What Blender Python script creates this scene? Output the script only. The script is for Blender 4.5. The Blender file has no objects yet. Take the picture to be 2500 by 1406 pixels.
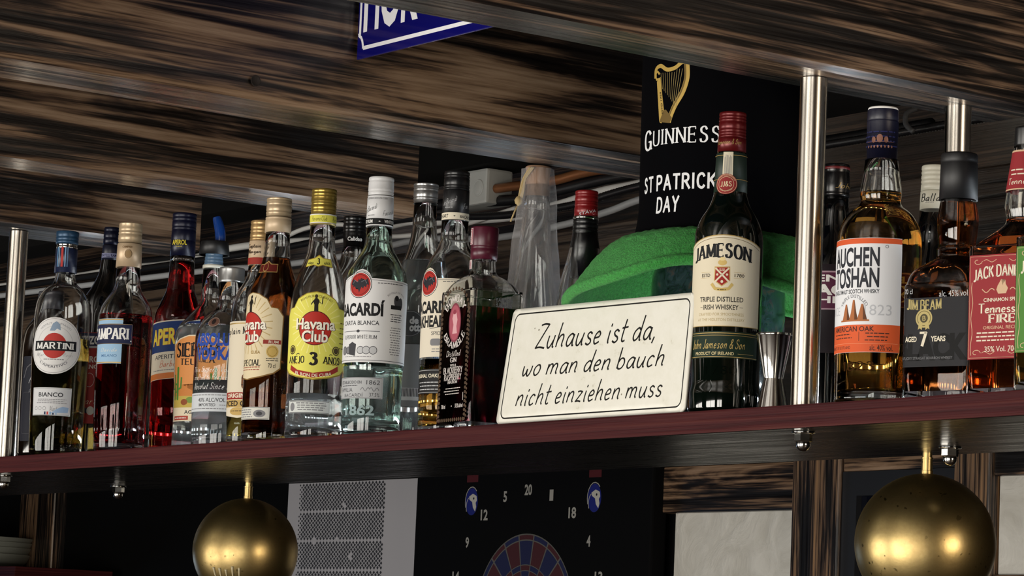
import bpy, bmesh, math, random
from mathutils import Vector, Matrix
random.seed(7)
PI = math.pi
sc = bpy.context.scene
C = sc.collection

# ------------------------------------------------------------------ camera
cam_d = bpy.data.cameras.new('camera'); cam = bpy.data.objects.new('camera', cam_d); C.objects.link(cam)
cam_d.sensor_width = 36.0; cam_d.lens = 36.0*7500/2500; cam_d.clip_start = .05; cam_d.clip_end = 60
yaw, pit, rol = (math.radians(a) for a in (144.11, 6.978, 2.373))
fw = Vector((math.cos(yaw)*math.cos(pit), math.sin(yaw)*math.cos(pit), math.sin(pit)))
rt = fw.cross(Vector((0, 0, 1))).normalized(); up = rt.cross(fw)
rr = rt*math.cos(rol)+up*math.sin(rol); uu = up*math.cos(rol)-rt*math.sin(rol)
cam.matrix_world = Matrix(((rr.x, uu.x, -fw.x, 2.8), (rr.y, uu.y, -fw.y, -1.9), (rr.z, uu.z, -fw.z, 1.55), (0, 0, 0, 1)))
sc.camera = cam

# ------------------------------------------------------------------ view, world, light
vs = sc.view_settings
vs.view_transform = 'Standard'; vs.look = 'None'; vs.exposure = 0.32; vs.gamma = 1.0; vs.use_curve_mapping = False
cy = sc.cycles
cy.use_denoising = True; cy.adaptive_threshold = 0.02
cy.max_bounces = 12; cy.diffuse_bounces = 2; cy.glossy_bounces = 4; cy.transmission_bounces = 12; cy.transparent_max_bounces = 8
cy.caustics_reflective = False; cy.caustics_refractive = True; cy.sample_clamp_indirect = 6.0
w = bpy.data.worlds.new('world'); sc.world = w; w.use_nodes = True
w.node_tree.nodes['Background'].inputs[0].default_value = (.45, .55, .7, 1)
w.node_tree.nodes['Background'].inputs[1].default_value = 0.02

def area(name, loc, direction, sx, sy, power, col):
    l = bpy.data.lights.new(name, 'AREA'); l.shape = 'RECTANGLE'; l.size = sx; l.size_y = sy; l.energy = power; l.color = col
    o = bpy.data.objects.new(name, l); C.objects.link(o); o.location = loc
    o.rotation_euler = Vector(direction).to_track_quat('-Z', 'Y').to_euler()
    return o
# daylight coming in through the window openings (front wall, end wall) 
area('daylight_front_window', (-2.10, -3.44, .98), (0, 1, 0), 2.46, 1.70, 92, (1.0, .95, .87))
area('daylight_front_window', (1.00, -3.44, .98), (0, 1, 0), 1.86, 1.70, 90, (1.0, .95, .87))
area('daylight_front_window', (3.15, -3.44, .98), (0, 1, 0), 1.46, 1.70, 59, (1.0, .95, .87))
area('daylight_end_window', (6.48, .25, 1.50), (-1, 0, 0), 1.9, 1.5, 95, (1.0, .84, .66))
area('blue_fill_rear', (-6.98, .9, 1.05), (1, 0, 0), .9, .9, 5, (.45, .66, 1.0))  # added blue light for the beam undersides; wall_left has no opening

# ------------------------------------------------------------------ materials
def lin(h):
    h = h.lstrip('#'); r = []
    for i in (0, 2, 4):
        c = int(h[i:i+2], 16)/255
        r.append(c/12.92 if c <= .04045 else ((c+.055)/1.055)**2.4)
    return (*r, 1)
MATS = {}
def M(name, col='#888888', rough=.5, metal=0, trans=0, ior=1.5, coat=0, sheen=0, emit=0, spec=.5):
    if name in MATS: return MATS[name]
    m = bpy.data.materials.new(name); m.use_nodes = True
    b = m.node_tree.nodes['Principled BSDF']; c = lin(col) if isinstance(col, str) else (*col, 1)
    b.inputs['Base Color'].default_value = c; b.inputs['Roughness'].default_value = rough
    b.inputs['Metallic'].default_value = metal; b.inputs['Transmission Weight'].default_value = trans
    b.inputs['IOR'].default_value = ior; b.inputs['Coat Weight'].default_value = coat
    b.inputs['Sheen Weight'].default_value = sheen; b.inputs['Specular IOR Level'].default_value = spec
    if emit:
        b.inputs['Emission Color'].default_value = c; b.inputs['Emission Strength'].default_value = emit
    MATS[name] = m; return m
def ink(col, rough=.6): return M('ink_'+col.strip('#'), col, rough, spec=.22)
def nodes(m): return m.node_tree.nodes, m.node_tree.links, m.node_tree.nodes['Principled BSDF']
def texmap(m, scale, coord='Object', rot=(0, 0, 0), loc=(0, 0, 0)):
    n, l, b = nodes(m); t = n.new('ShaderNodeTexCoord'); mp = n.new('ShaderNodeMapping')
    mp.inputs['Scale'].default_value = scale; mp.inputs['Rotation'].default_value = rot; mp.inputs['Location'].default_value = loc
    l.new(t.outputs[coord], mp.inputs[0]); return mp
def noise(m, mp, scale, detail=6, rough=.6, dist=0):
    n, l, b = nodes(m); x = n.new('ShaderNodeTexNoise'); x.inputs['Scale'].default_value = scale
    x.inputs['Detail'].default_value = detail; x.inputs['Roughness'].default_value = rough; x.inputs['Distortion'].default_value = dist
    l.new(mp.outputs[0], x.inputs['Vector']); return x
def ramp(m, src, stops):
    n, l, b = nodes(m); r = n.new('ShaderNodeValToRGB'); e = r.color_ramp.elements
    while len(e) > 1: e.remove(e[-1])
    for i, (p, c) in enumerate(stops):
        x = e[0] if i == 0 else e.new(p)
        x.position = p; x.color = lin(c) if isinstance(c, str) else (c, c, c, 1)
    l.new(src, r.inputs[0]); return r
def bump(m, src, strength, dist=.002):
    n, l, b = nodes(m); x = n.new('ShaderNodeBump'); x.inputs['Strength'].default_value = strength; x.inputs['Distance'].default_value = dist
    l.new(src, x.inputs['Height']); l.new(x.outputs[0], b.inputs['Normal']); return x
def mixc(m, fac, a, bb, mode='MIX'):
    n, l, b = nodes(m); x = n.new('ShaderNodeMix'); x.data_type = 'RGBA'; x.blend_type = mode
    if isinstance(fac, float): x.inputs[0].default_value = fac
    else: l.new(fac, x.inputs[0])
    for i, s in ((6, a), (7, bb)):
        if isinstance(s, tuple): x.inputs[i].default_value = s
        else: l.new(s, x.inputs[i])
    return x
def charred(name, axis, dark=1.0, seed=0, tan='#977b62'):
    """pine scorched black with the pale early wood left in long streaks along one axis"""
    m = M(name, '#222222', .42); n, l, b = nodes(m)
    def sc3(lng, crs): return tuple(lng if i == axis else crs for i in range(3))
    mp = texmap(m, sc3(.62, 7.5), loc=(seed*3.1, seed*1.7, seed))
    big = noise(m, mp, 2.1, 5, .62, 1.3)
    mp2 = texmap(m, sc3(1.3, 60.0), loc=(seed, seed*2.3, seed*.7))
    fine = noise(m, mp2, 2.4, 4, .6, .4)
    mp3 = texmap(m, sc3(.55, 3.2), loc=(seed*1.3, seed, seed*2))
    lo = noise(m, mp3, 1.6, 3, .5, .8)
    a = n.new('ShaderNodeMath'); a.operation = 'MULTIPLY_ADD'; a.inputs[1].default_value = .52; l.new(fine.outputs[0], a.inputs[0]); 
    a2 = n.new('ShaderNodeMath'); a2.operation = 'MULTIPLY_ADD'; a2.inputs[1].default_value = .75; l.new(big.outputs[0], a2.inputs[0]); l.new(a.outputs[0], a2.inputs[2])
    a3 = n.new('ShaderNodeMath'); a3.operation = 'MULTIPLY_ADD'; a3.inputs[1].default_value = .35; l.new(lo.outputs[0], a3.inputs[0]); a3.inputs[2].default_value = -.28
    l.new(a3.outputs[0], a.inputs[2])
    r = ramp(m, a2.outputs[0], [(p_, '#'+''.join('%02x' % int(int(c_[i_:i_+2], 16)*dark) for i_ in (1, 3, 5))) for p_, c_ in ((.42, '#080505'), (.50, '#17100c'), (.545, '#453428'), (.595, '#7a6049'), (.67, tan), (.82, '#b59a7f'))])
    b.inputs['Coat Weight'].default_value = .35; b.inputs['Coat Roughness'].default_value = .22
    l.new(r.outputs[0], b.inputs['Base Color'])
    rr_ = ramp(m, fine.outputs[0], [(.3, .30), (.7, .55)]); l.new(rr_.outputs[0], b.inputs['Roughness'])
    cw_ = ramp(m, fine.outputs[0], [(.40, 0.0), (.56, .75)]); l.new(cw_.outputs[0], b.inputs['Coat Weight'])
    bump(m, a2.outputs[0], .55, .003)
    return m
glass = M('clear_glass', (.97, .985, .98), .0, 0, 1, 1.46)
glass_green = M('greenish_glass', (.80, .95, .89), .0, 0, 1, 1.5)
glass_grey = M('smoky_film', (.9, .88, .89), .12, 0, 1, 1.08)
liq_clear = M('clear_spirit_glow', (.90, .97, 1.0), 0, 0, .9, 1.36)  # milky pale blue puts the bottles' inner glow into the liquid's colour
liq_amber = M('amber_spirit', (.58, .29, .055), 0, 0, 1, 1.36)
liq_dkamber = M('dark_rum', (.34, .085, .015), 0, 0, 1, 1.36)
liq_gold = M('golden_spirit', (.90, .62, .12), 0, 0, 1, 1.36)
liq_pale = M('pale_vermouth', (.42, .32, .09), 0, 0, 1, 1.36)
liq_red = M('red_aperitif', (.52, .012, .012), 0, 0, 1, 1.36)
liq_dkred = M('dark_red_bitter', (.24, .006, .008), 0, 0, 1, 1.36)
liq_berry = M('berry_gin', (.07, .002, .006), 0, 0, 1, 1.36)
blk_glass = M('black_glass', '#050607', .06, 0, 0, 1.5, 1)
brn_glass = M('dark_brown_glass', '#0f0906', .05, 0, 0, 1.5, 1)
grn_glass = M('bottle_green_glass', '#050b07', .05, 0, 0, 1.5, 1)
steel = M('brushed_steel', '#cdc6bb', .22, 1)
mp_ = texmap(steel, (180, 180, 1.5)); ns_ = noise(steel, mp_, 1.0, 3, .6)
nn, ll, bb_ = nodes(steel); rs_ = ramp(steel, ns_.outputs[0], [(.3, .18), (.7, .34)]); ll.new(rs_.outputs[0], bb_.inputs['Roughness'])
tg_ = nn.new('ShaderNodeTangent'); tg_.direction_type = 'RADIAL'; tg_.axis = 'Z'; ll.new(tg_.outputs[0], bb_.inputs['Tangent']); bb_.inputs['Anisotropic'].default_value = .75; bb_.inputs['Anisotropic Rotation'].default_value = .25
chrome = M('polished_steel', '#d2d0cb', .12, 1)
brass = M('aged_brass', '#b5a37c', .36, 1)
mp_ = texmap(brass, (1, 1, 1)); n1_ = noise(brass, mp_, 22, 6, .65); n2_ = noise(brass, mp_, 300, 3, .6)
nn, ll, bb_ = nodes(brass); r_ = ramp(brass, n1_.outputs[0], [(.3, '#8f7a50'), (.6, '#b39c68'), (.8, '#c2ac7a')]); ll.new(r_.outputs[0], bb_.inputs['Base Color'])
r_ = ramp(brass, n1_.outputs[0], [(.3, .40), (.7, .31)]); ll.new(r_.outputs[0], bb_.inputs['Roughness']); bump(brass, n2_.outputs[0], .12, .0005)
n3_ = noise(brass, mp_, 170, 1, .4); sp_ = ramp(brass, n3_.outputs[0], [(.70, 1.0), (.735, .25)]); n4_ = noise(brass, mp_, 14, 2, .5); mk_ = ramp(brass, n4_.outputs[0], [(.48, 0.0), (.6, 1.0)])
l0_ = bb_.inputs['Base Color'].links[0].from_socket; mm_ = mixc(brass, mk_.outputs[0], (1, 1, 1, 1), sp_.outputs[0]); m2_ = mixc(brass, 1.0, l0_, mm_.outputs[2], 'MULTIPLY'); ll.new(m2_.outputs[2], bb_.inputs['Base Color'])

# ------------------------------------------------------------------ mesh helpers
def mesh_obj(name, bm, mats, parent=None, smooth=True, loc=None):
    me = bpy.data.meshes.new(name); bm.to_mesh(me); bm.free()
    for m in (mats if isinstance(mats, (list, tuple)) else [mats]): me.materials.append(m)
    if smooth:
        for p in me.polygons: p.use_smooth = True
    o = bpy.data.objects.new(name, me); C.objects.link(o)
    if parent: o.parent = parent
    if loc: o.location = loc
    return o
def autosmooth(o, ang=40):
    me = o.data; bm = bmesh.new(); bm.from_mesh(me); th = math.radians(ang)
    for e in bm.edges:
        e.smooth = not (len(e.link_faces) == 2 and e.calc_face_angle(0) > th)
    bm.to_mesh(me); bm.free()
def thing(name, label, cat, loc=(0, 0, 0), rz=0, group=None):
    o = bpy.data.objects.new(name, None); C.objects.link(o); o.location = loc; o.rotation_euler = (0, 0, rz); o.empty_display_size = .02
    return tag(o, label, cat, group)
def tag(o, label, cat, group=None):
    o['label'] = label; o['category'] = cat
    if group: o['group'] = group
    return o
def struct(o): o['kind'] = 'structure'; return o
def add_box(bm, x0, x1, y0, y1, z0, z1, mi=0, bev=0):
    v = [bm.verts.new((x, y, z)) for x in (x0, x1) for y in (y0, y1) for z in (z0, z1)]
    fs = [bm.faces.new([v[i] for i in q]) for q in ((0, 1, 3, 2), (4, 6, 7, 5), (0, 4, 5, 1), (2, 3, 7, 6), (0, 2, 6, 4), (1, 5, 7, 3))]
    for f in fs: f.material_index = mi
    if bev:
        es = list({e for f in fs for e in f.edges}); r = bmesh.ops.bevel(bm, geom=es, offset=bev, segments=2, affect='EDGES', profile=.6)
        for f in r['faces']: f.material_index = mi
    return fs
def box(name, x0, x1, y0, y1, z0, z1, m, parent=None, bev=0):
    bm = bmesh.new(); add_box(bm, x0, x1, y0, y1, z0, z1, 0, bev); o = mesh_obj(name, bm, m, parent, False); return o
def fillet(pts, seg=4):
    """pts (r, z, f): round each corner by f"""
    out = []
    for i, p in enumerate(pts):
        f = p[2] if len(p) > 2 else 0
        if f == 0 or i in (0, len(pts)-1): out.append((p[0], p[1])); continue
        P = Vector(p[:2]); A = Vector(pts[i-1][:2])-P; B_ = Vector(pts[i+1][:2])-P
        la, lb = A.length, B_.length
        if la < 1e-7 or lb < 1e-7: out.append((p[0], p[1])); continue
        d = min(f, la*.49, lb*.49); a = P+A/la*d; b = P+B_/lb*d
        for k in range(seg+1):
            t = k/seg; q = a*(1-t)**2+P*2*t*(1-t)+b*t*t; out.append((q.x, q.y))
    return out
def lathe(bm, prof, seg=48, mi=0, knurl=None, cx=0, cy=0):
    """revolve (r,z) list, bottom to top outside = ccw; r==0 ends are closed to a pole"""
    rings = []
    for k, (r, z) in enumerate(prof):
        if r < 1e-6: rings.append([bm.verts.new((cx, cy, z))])
        else:
            R = []
            for i in range(seg):
                a = 2*PI*i/seg; q = r
                if knurl and knurl[0] <= z <= knurl[1] and i % 2: q = r-knurl[2]
                R.append(bm.verts.new((cx+q*math.cos(a), cy+q*math.sin(a), z)))
            rings.append(R)
    for A, B_ in zip(rings, rings[1:]):
        for i in range(seg):
            j = (i+1) % seg
            if len(A) == 1 and len(B_) == 1: continue
            if len(A) == 1: f = bm.faces.new((A[0], B_[j], B_[i]))
            elif len(B_) == 1: f = bm.faces.new((A[i], A[j], B_[0]))
            else: f = bm.faces.new((A[i], A[j], B_[j], B_[i]))
            f.material_index = mi
def tube(bm, pts, r, seg=10, mi=0, caps=True, rib=None):
    P = [Vector(p) for p in pts]; rings = []; n = len(P); u0 = None
    for i, p in enumerate(P):
        t = (P[min(i+1, n-1)]-P[max(i-1, 0)]).normalized()
        if u0 is None: u0 = t.orthogonal().normalized()
        u0 = (u0-t*u0.dot(t)).normalized(); v = t.cross(u0)
        q = r(i/(n-1)) if callable(r) else r
        if rib and i % 2: q *= rib
        rings.append([bm.verts.new(p+(u0*math.cos(2*PI*k/seg)+v*math.sin(2*PI*k/seg))*q) for k in range(seg)])
    for A, B_ in zip(rings, rings[1:]):
        for k in range(seg):
            f = bm.faces.new((A[k], A[(k+1) % seg], B_[(k+1) % seg], B_[k])); f.material_index = mi
    if caps:
        bm.faces.new(rings[0][::-1]).material_index = mi; bm.faces.new(rings[-1]).material_index = mi
def spline(pts, n=8, closed=False):
    P = [Vector(p) for p in pts]; out = []; N = len(P)
    rng = range(N if closed else N-1)
    for i in rng:
        g = (lambda k: P[k % N]) if closed else (lambda k: P[max(0, min(N-1, k))])
        p0, p1, p2, p3 = g(i-1), g(i), g(i+1), g(i+2)
        for k in range(n):
            t = k/n
            out.append(.5*((2*p1)+(p2-p0)*t+(2*p0-5*p1+4*p2-p3)*t*t+(3*p1-p0-3*p2+p3)*t**3))
    if not closed: out.append(P[-1])
    return out

# ------------------------------------------------------------------ flat drawing: polygons (x, y), later wrapped onto a surface
def rect(x0, y0, x1, y1): return [[(x0, y0), (x1, y0), (x1, y1), (x0, y1)]]
def disc(cx, cy, rx, ry=None, n=36):
    ry = ry or rx
    return [[(cx+rx*math.cos(2*PI*k/n), cy+ry*math.sin(2*PI*k/n)) for k in range(n)]]
def ring(cx, cy, rx, ry, wd, n=40):
    o = []
    for k in range(n):
        a, b = 2*PI*k/n, 2*PI*(k+1)/n
        o.append([(cx+(rx-wd)*math.cos(a), cy+(ry-wd)*math.sin(a)), (cx+rx*math.cos(a), cy+ry*math.sin(a)), (cx+rx*math.cos(b), cy+ry*math.sin(b)), (cx+(rx-wd)*math.cos(b), cy+(ry-wd)*math.sin(b))])
    return o
def rrect(x0, y0, x1, y1, r, n=5):
    p = []
    for cx, cy, a in ((x1-r, y0+r, -90), (x1-r, y1-r, 0), (x0+r, y1-r, 90), (x0+r, y0+r, 180)):
        p += [(cx+r*math.cos(math.radians(a+90*k/n)), cy+r*math.sin(math.radians(a+90*k/n))) for k in range(n+1)]
    return [p]
def outline(poly, wd):
    """closed line of width wd along a polygon"""
    return ribbon([*poly, poly[0], poly[1]], lambda a: wd)
def ribbon(P, wf):
    out = []; n = len(P); L = []
    for i in range(n):
        a = P[max(0, i-1)]; b = P[min(n-1, i+1)]; dx, dy = b[0]-a[0], b[1]-a[1]; q = math.hypot(dx, dy) or 1e-9
        wd = wf(math.atan2(dy, dx))/2; nx, ny = -dy/q*wd, dx/q*wd
        L.append(((P[i][0]+nx, P[i][1]+ny), (P[i][0]-nx, P[i][1]-ny)))
    for A, B_ in zip(L, L[1:]): out.append([A[1], B_[1], B_[0], A[0]])
    return out
# skeleton letters: strokes separated by ';', '~' = smooth
CAPS = {
'A': (.70, '0,0 .35,1;.35,1 .7,0;.12,.34 .58,.34'), 'B': (.58, '0,0 0,1;~0,1 .28,1 .46,.92 .48,.66 .3,.53 0,.53;~0,.53 .34,.53 .56,.4 .56,.14 .34,0 0,0'),
'C': (.62, '~.6,.78 .5,.95 .32,1 .1,.85 .02,.5 .1,.15 .32,0 .5,.04 .61,.2'), 'D': (.62, '0,0 0,1;~0,1 .28,1 .52,.88 .61,.5 .52,.12 .28,0 0,0'),
'E': (.5, '0,0 0,1;0,1 .48,1;0,.52 .4,.52;0,0 .5,0'), 'F': (.48, '0,0 0,1;0,1 .48,1;0,.52 .4,.52'),
'G': (.66, '~.6,.8 .5,.95 .32,1 .1,.85 .02,.5 .1,.15 .32,0 .5,.04 .62,.16;.62,0 .62,.42;.4,.42 .68,.42'), 'H': (.62, '0,0 0,1;.62,0 .62,1;0,.52 .62,.52'),
'I': (.08, '.04,0 .04,1'), 'J': (.34, '~.32,1 .32,.3 .26,.06 .12,-.02 .0,.08'), 'K': (.6, '0,0 0,1;.56,1 0,.42;.2,.6 .62,0'), 'L': (.48, '0,0 0,1;0,0 .48,0'),
'M': (.78, '.02,0 .04,1;.04,1 .39,.08;.39,.08 .74,1;.74,1 .76,0'), 'N': (.62, '0,0 0,1;0,1 .62,0;.62,0 .62,1'), 'O': (.66, '~.33,1 .1,.86 .02,.5 .1,.14 .33,0 .56,.14 .64,.5 .56,.86 .33,1'),
'P': (.54, '0,0 0,1;~0,1 .3,1 .52,.9 .52,.6 .3,.46 0,.46'), 'R': (.6, '0,0 0,1;~0,1 .3,1 .5,.9 .5,.62 .3,.5 0,.5;.26,.5 .62,0'), 'S': (.5, '~.45,.8 .36,.97 .22,1 .06,.88 .08,.66 .25,.54 .42,.42 .46,.18 .32,.02 .2,0 .06,.05 .02,.22'),
'T': (.58, '.29,0 .29,1;0,1 .58,1'), 'U': (.6, '~0,1 0,.3 .08,.06 .3,-.01 .52,.06 .6,.3 .6,1'), 'V': (.66, '0,1 .33,0;.33,0 .66,1'), 'W': (.9, '0,1 .23,0;.23,0 .45,.9;.45,.9 .67,0;.67,0 .9,1'),
'X': (.62, '0,0 .62,1;0,1 .62,0'), 'Y': (.62, '0,1 .31,.48;.62,1 .31,.48;.31,.48 .31,0'), 'Z': (.6, '~.04,.96 .3,1 .58,.97;.58,.97 .02,.03;~.02,.03 .3,.05 .64,0'),
'3': (.5, '~.05,.88 .2,1 .4,.94 .44,.72 .24,.54;~.24,.54 .46,.46 .48,.16 .26,0 .03,.14'), '7': (.5, '0,1 .5,1;.5,1 .18,0'), '0': (.5, '~.25,1 .06,.8 .03,.5 .06,.2 .25,0 .44,.2 .47,.5 .44,.8 .25,1'),
'1': (.2, '.12,0 .12,1;0,.84 .12,1'), '8': (.5, '~.25,1 .07,.9 .08,.62 .25,.52 .44,.4 .46,.12 .25,0 .04,.12 .06,.4 .25,.52 .42,.62 .43,.9 .25,1'), '2': (.5, '~.04,.8 .14,.98 .36,.98 .45,.78 .36,.5 .02,.02;.02,.02 .5,.02'), '6': (.5, '~.42,.94 .24,.98 .06,.7 .03,.3 .16,.02 .36,.03 .46,.24 .38,.5 .2,.54 .05,.36'),
"'": (.06, '.04,1 .02,.78'), '.': (.06, '.0,.0 .0,.08'), '-': (.3, '.0,.45 .3,.45'), '&': (.6, '~.6,0 .2,.62 .18,.9 .32,1 .42,.85 .3,.62 .06,.4 .06,.12 .22,0 .42,.1 .56,.44'),
}
LOW = {
'a': (.5, '~.44,.42 .28,.5 .08,.36 .04,.12 .16,0 .32,.1 .44,.38;~.46,.48 .42,.2 .46,.02 .54,.02'), 'b': (.46, '~.05,1 .03,.5 .02,.02;~.02,.3 .16,.48 .34,.46 .42,.26 .32,.05 .14,0 .02,.1'),
'c': (.42, '~.38,.42 .22,.5 .06,.36 .03,.15 .14,0 .36,.08'), 'd': (.5, '~.42,.4 .28,.5 .08,.36 .03,.14 .14,0 .32,.1 .42,.34;~.5,1 .43,.4 .44,.04 .52,0'),
'e': (.42, '~.06,.24 .3,.28 .36,.4 .24,.5 .08,.38 .03,.16 .14,0 .38,.08'), 'f': (.34, '~.4,.95 .28,1 .18,.85 .14,.2 .12,-.3;0,.5 .34,.5'),
'g': (.5, '~.44,.42 .28,.5 .08,.36 .04,.12 .16,0 .32,.1 .44,.38;~.46,.48 .42,0 .36,-.3 .2,-.4 .04,-.3'), 'h': (.5, '~.09,1 .04,.5 .02,0;~.02,.22 .16,.44 .32,.5 .4,.38 .38,.1 .46,0'),
'i': (.18, '~.08,.5 .06,.2 .08,.02 .14,0;.1,.68 .11,.74'), 'j': (.2, '~.14,.5 .1,-.2 0,-.35;.15,.68 .16,.74'), 'k': (.42, '.05,1 .02,0;.4,.48 .04,.2;.16,.28 .42,0'), 'l': (.16, '~.08,1 .04,.4 .06,.04 .14,0'),
'm': (.76, '~.04,.5 .03,.25 .02,0;~.02,.25 .14,.45 .28,.48 .34,.36 .32,0;~.32,.25 .46,.46 .6,.48 .66,.36 .64,.1 .72,0'), 'n': (.5, '~.05,.5 .03,.25 .02,0;~.02,.22 .16,.44 .32,.5 .4,.38 .38,.1 .46,0'),
'o': (.46, '~.22,.5 .06,.36 .04,.14 .18,0 .36,.1 .42,.32 .34,.47 .22,.5'), 'p': (.46, '~.05,.5 .02,0 0,-.4;~.03,.3 .16,.48 .34,.46 .42,.26 .32,.05 .14,0 .03,.1'),
'r': (.34, '~.05,.5 .03,.25 .02,0;~.02,.25 .14,.45 .32,.46'), 's': (.38, '~.36,.42 .2,.5 .07,.4 .14,.28 .3,.2 .34,.08 .2,-.01 .02,.06'), 't': (.32, '~.16,.9 .1,.4 .1,.08 .2,0 .3,.05;0,.55 .32,.58'),
'u': (.5, '~.05,.5 .03,.2 .1,.02 .24,.02 .4,.3;~.44,.5 .4,.2 .42,.04 .5,0'), 'v': (.42, '~.03,.5 .1,.2 .18,0;.18,0 .38,.5'), 'w': (.64, '~.04,.48 .05,.2 .14,.02 .26,.12 .32,.34;~.32,.34 .34,.1 .46,0 .58,.2 .62,.48'),
'x': (.4, '.0,.5 .38,0;.38,.5 0,0'), 'y': (.46, '~.05,.5 .05,.15 .2,.02 .38,.3;~.42,.5 .36,0 .26,-.32 .08,-.38'), 'z': (.42, '~.04,.47 .2,.5 .38,.46;.38,.46 .02,.02;~.02,.02 .2,.04 .4,0'), ',': (.1, '.06,.06 .0,-.14'),
}
def sk(txt, wv=.16, wh=.08, serif=.07, gap=.24, slant=0, n=5):
    """text from the skeleton letters; returns polygons, cap height 1"""
    x = 0; out = []
    for ch in txt:
        if ch == ' ': x += .32; continue
        g = LOW.get(ch) or CAPS.get(ch)
        if not g: continue
        wf = lambda a: wh+(wv-wh)*abs(math.sin(a))
        for st in g[1].split(';'):
            sm = st[0] == '~'; P = [tuple(map(float, q.split(','))) for q in st.lstrip('~').split()]
            if sm: P = [tuple(v) for v in spline([(p[0], p[1], 0) for p in P], n)]
            elif len(P) == 2 and not serif:
                (ax, ay), (bx, by) = P; q = math.hypot(bx-ax, by-ay); e = min(wh, wv)*.4/q
                P = [(ax-(bx-ax)*e, ay-(by-ay)*e), (bx+(bx-ax)*e, by+(by-ay)*e)]
            pol = ribbon([(p[0], p[1]) for p in P], wf)
            if serif and len(P) == 2:
                for (px, py), (qx, qy) in ((P[0], P[1]), (P[1], P[0])):
                    if abs(px-qx) < .36*abs(py-qy)+.02 and (py < .02 or py > .98):
                        s = wh*.9; pol += rect(px-serif-wv*.45, py-(0 if py < .5 else s), px+serif+wv*.45, py+(s if py < .5 else 0))
                    elif abs(py-qy) < .02 and px > qx and py in (0., 1., .52):
                        pol += rect(px-wh*.6, py-(.0 if py < .1 else (.16 if py > .9 else .1)), px+wh*.3, py+(.16 if py < .1 else (.0 if py > .9 else .1)))
            out += [[(p[0]+x+p[1]*slant, p[1]) for p in q] for q in pol]
        x += g[0]+gap
    return out
BF = {}
def bf(txt, bold=0):
    """text from the built-in sans"""
    if (txt, bold) in BF: return BF[(txt, bold)]
    c = bpy.data.curves.new('t', 'FONT'); c.body = txt; c.resolution_u = 3; c.offset = bold; c.fill_mode = 'FRONT'
    o = bpy.data.objects.new('t', c); C.objects.link(o)
    me = o.evaluated_get(bpy.context.evaluated_depsgraph_get()).to_mesh()
    P = [[(me.vertices[i].co.x, me.vertices[i].co.y) for i in p.vertices] for p in me.polygons]
    bpy.data.objects.remove(o); bpy.data.curves.remove(c); BF[(txt, bold)] = P
    return P
def fit(P, cx, cy, h, w_=None, wmax=None):
    """scale polygons so their box is h high and w_ wide, centred on cx, cy"""
    xs = [p[0] for q in P for p in q]; ys = [p[1] for q in P for p in q]
    x0, x1, y0, y1 = min(xs), max(xs), min(ys), max(ys); sy = h/(y1-y0); sx = (w_/(x1-x0)) if w_ else sy
    return [[(cx+(p[0]-(x0+x1)/2)*sx, cy+(p[1]-(y0+y1)/2)*sy) for p in q] for q in P]
def T(txt, cx, cy, h, w_=None, bold=0): return fit(bf(txt, bold), cx, cy, h, w_)
def S(txt, cx, cy, h, w_=None, **k): return fit(sk(txt, **k), cx, cy, h, w_)
def arch(P, cx, rise, half): return [[(x, y+rise*(1-((x-cx)/half)**2)) for x, y in q] for q in P]
def polar(P, cx, cy, r, flip=False):
    """bend a line of text (y = 0 baseline, x centred on 0) round a circle"""
    o = []
    for q in P:
        n = []
        for x, y in q:
            if not flip: a = PI/2-x/r; n.append((cx+(r+y)*math.cos(a), cy+(r+y)*math.sin(a)))
            else: a = -PI/2+x/r; n.append((cx+(r-y)*math.cos(a), cy+(r-y)*math.sin(a)))
        o.append(n)
    return o
def lines(x0, x1, y, n, lh, wd, rnd=None, ragged=True):
    """rows of words too small to read"""
    o = []; rnd = rnd or random
    for k in range(n):
        a = x0+(rnd.random()*.12*(x1-x0) if ragged else 0); b = x1-(rnd.random()*.12*(x1-x0) if ragged else 0)
        while a < b-.3:
            q = min(b, a+rnd.uniform(1.2, 3.6)*wd*1.6); o += rect(a, y-k*lh, q, y-k*lh+wd); a = q+wd*.8
    return o

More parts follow.
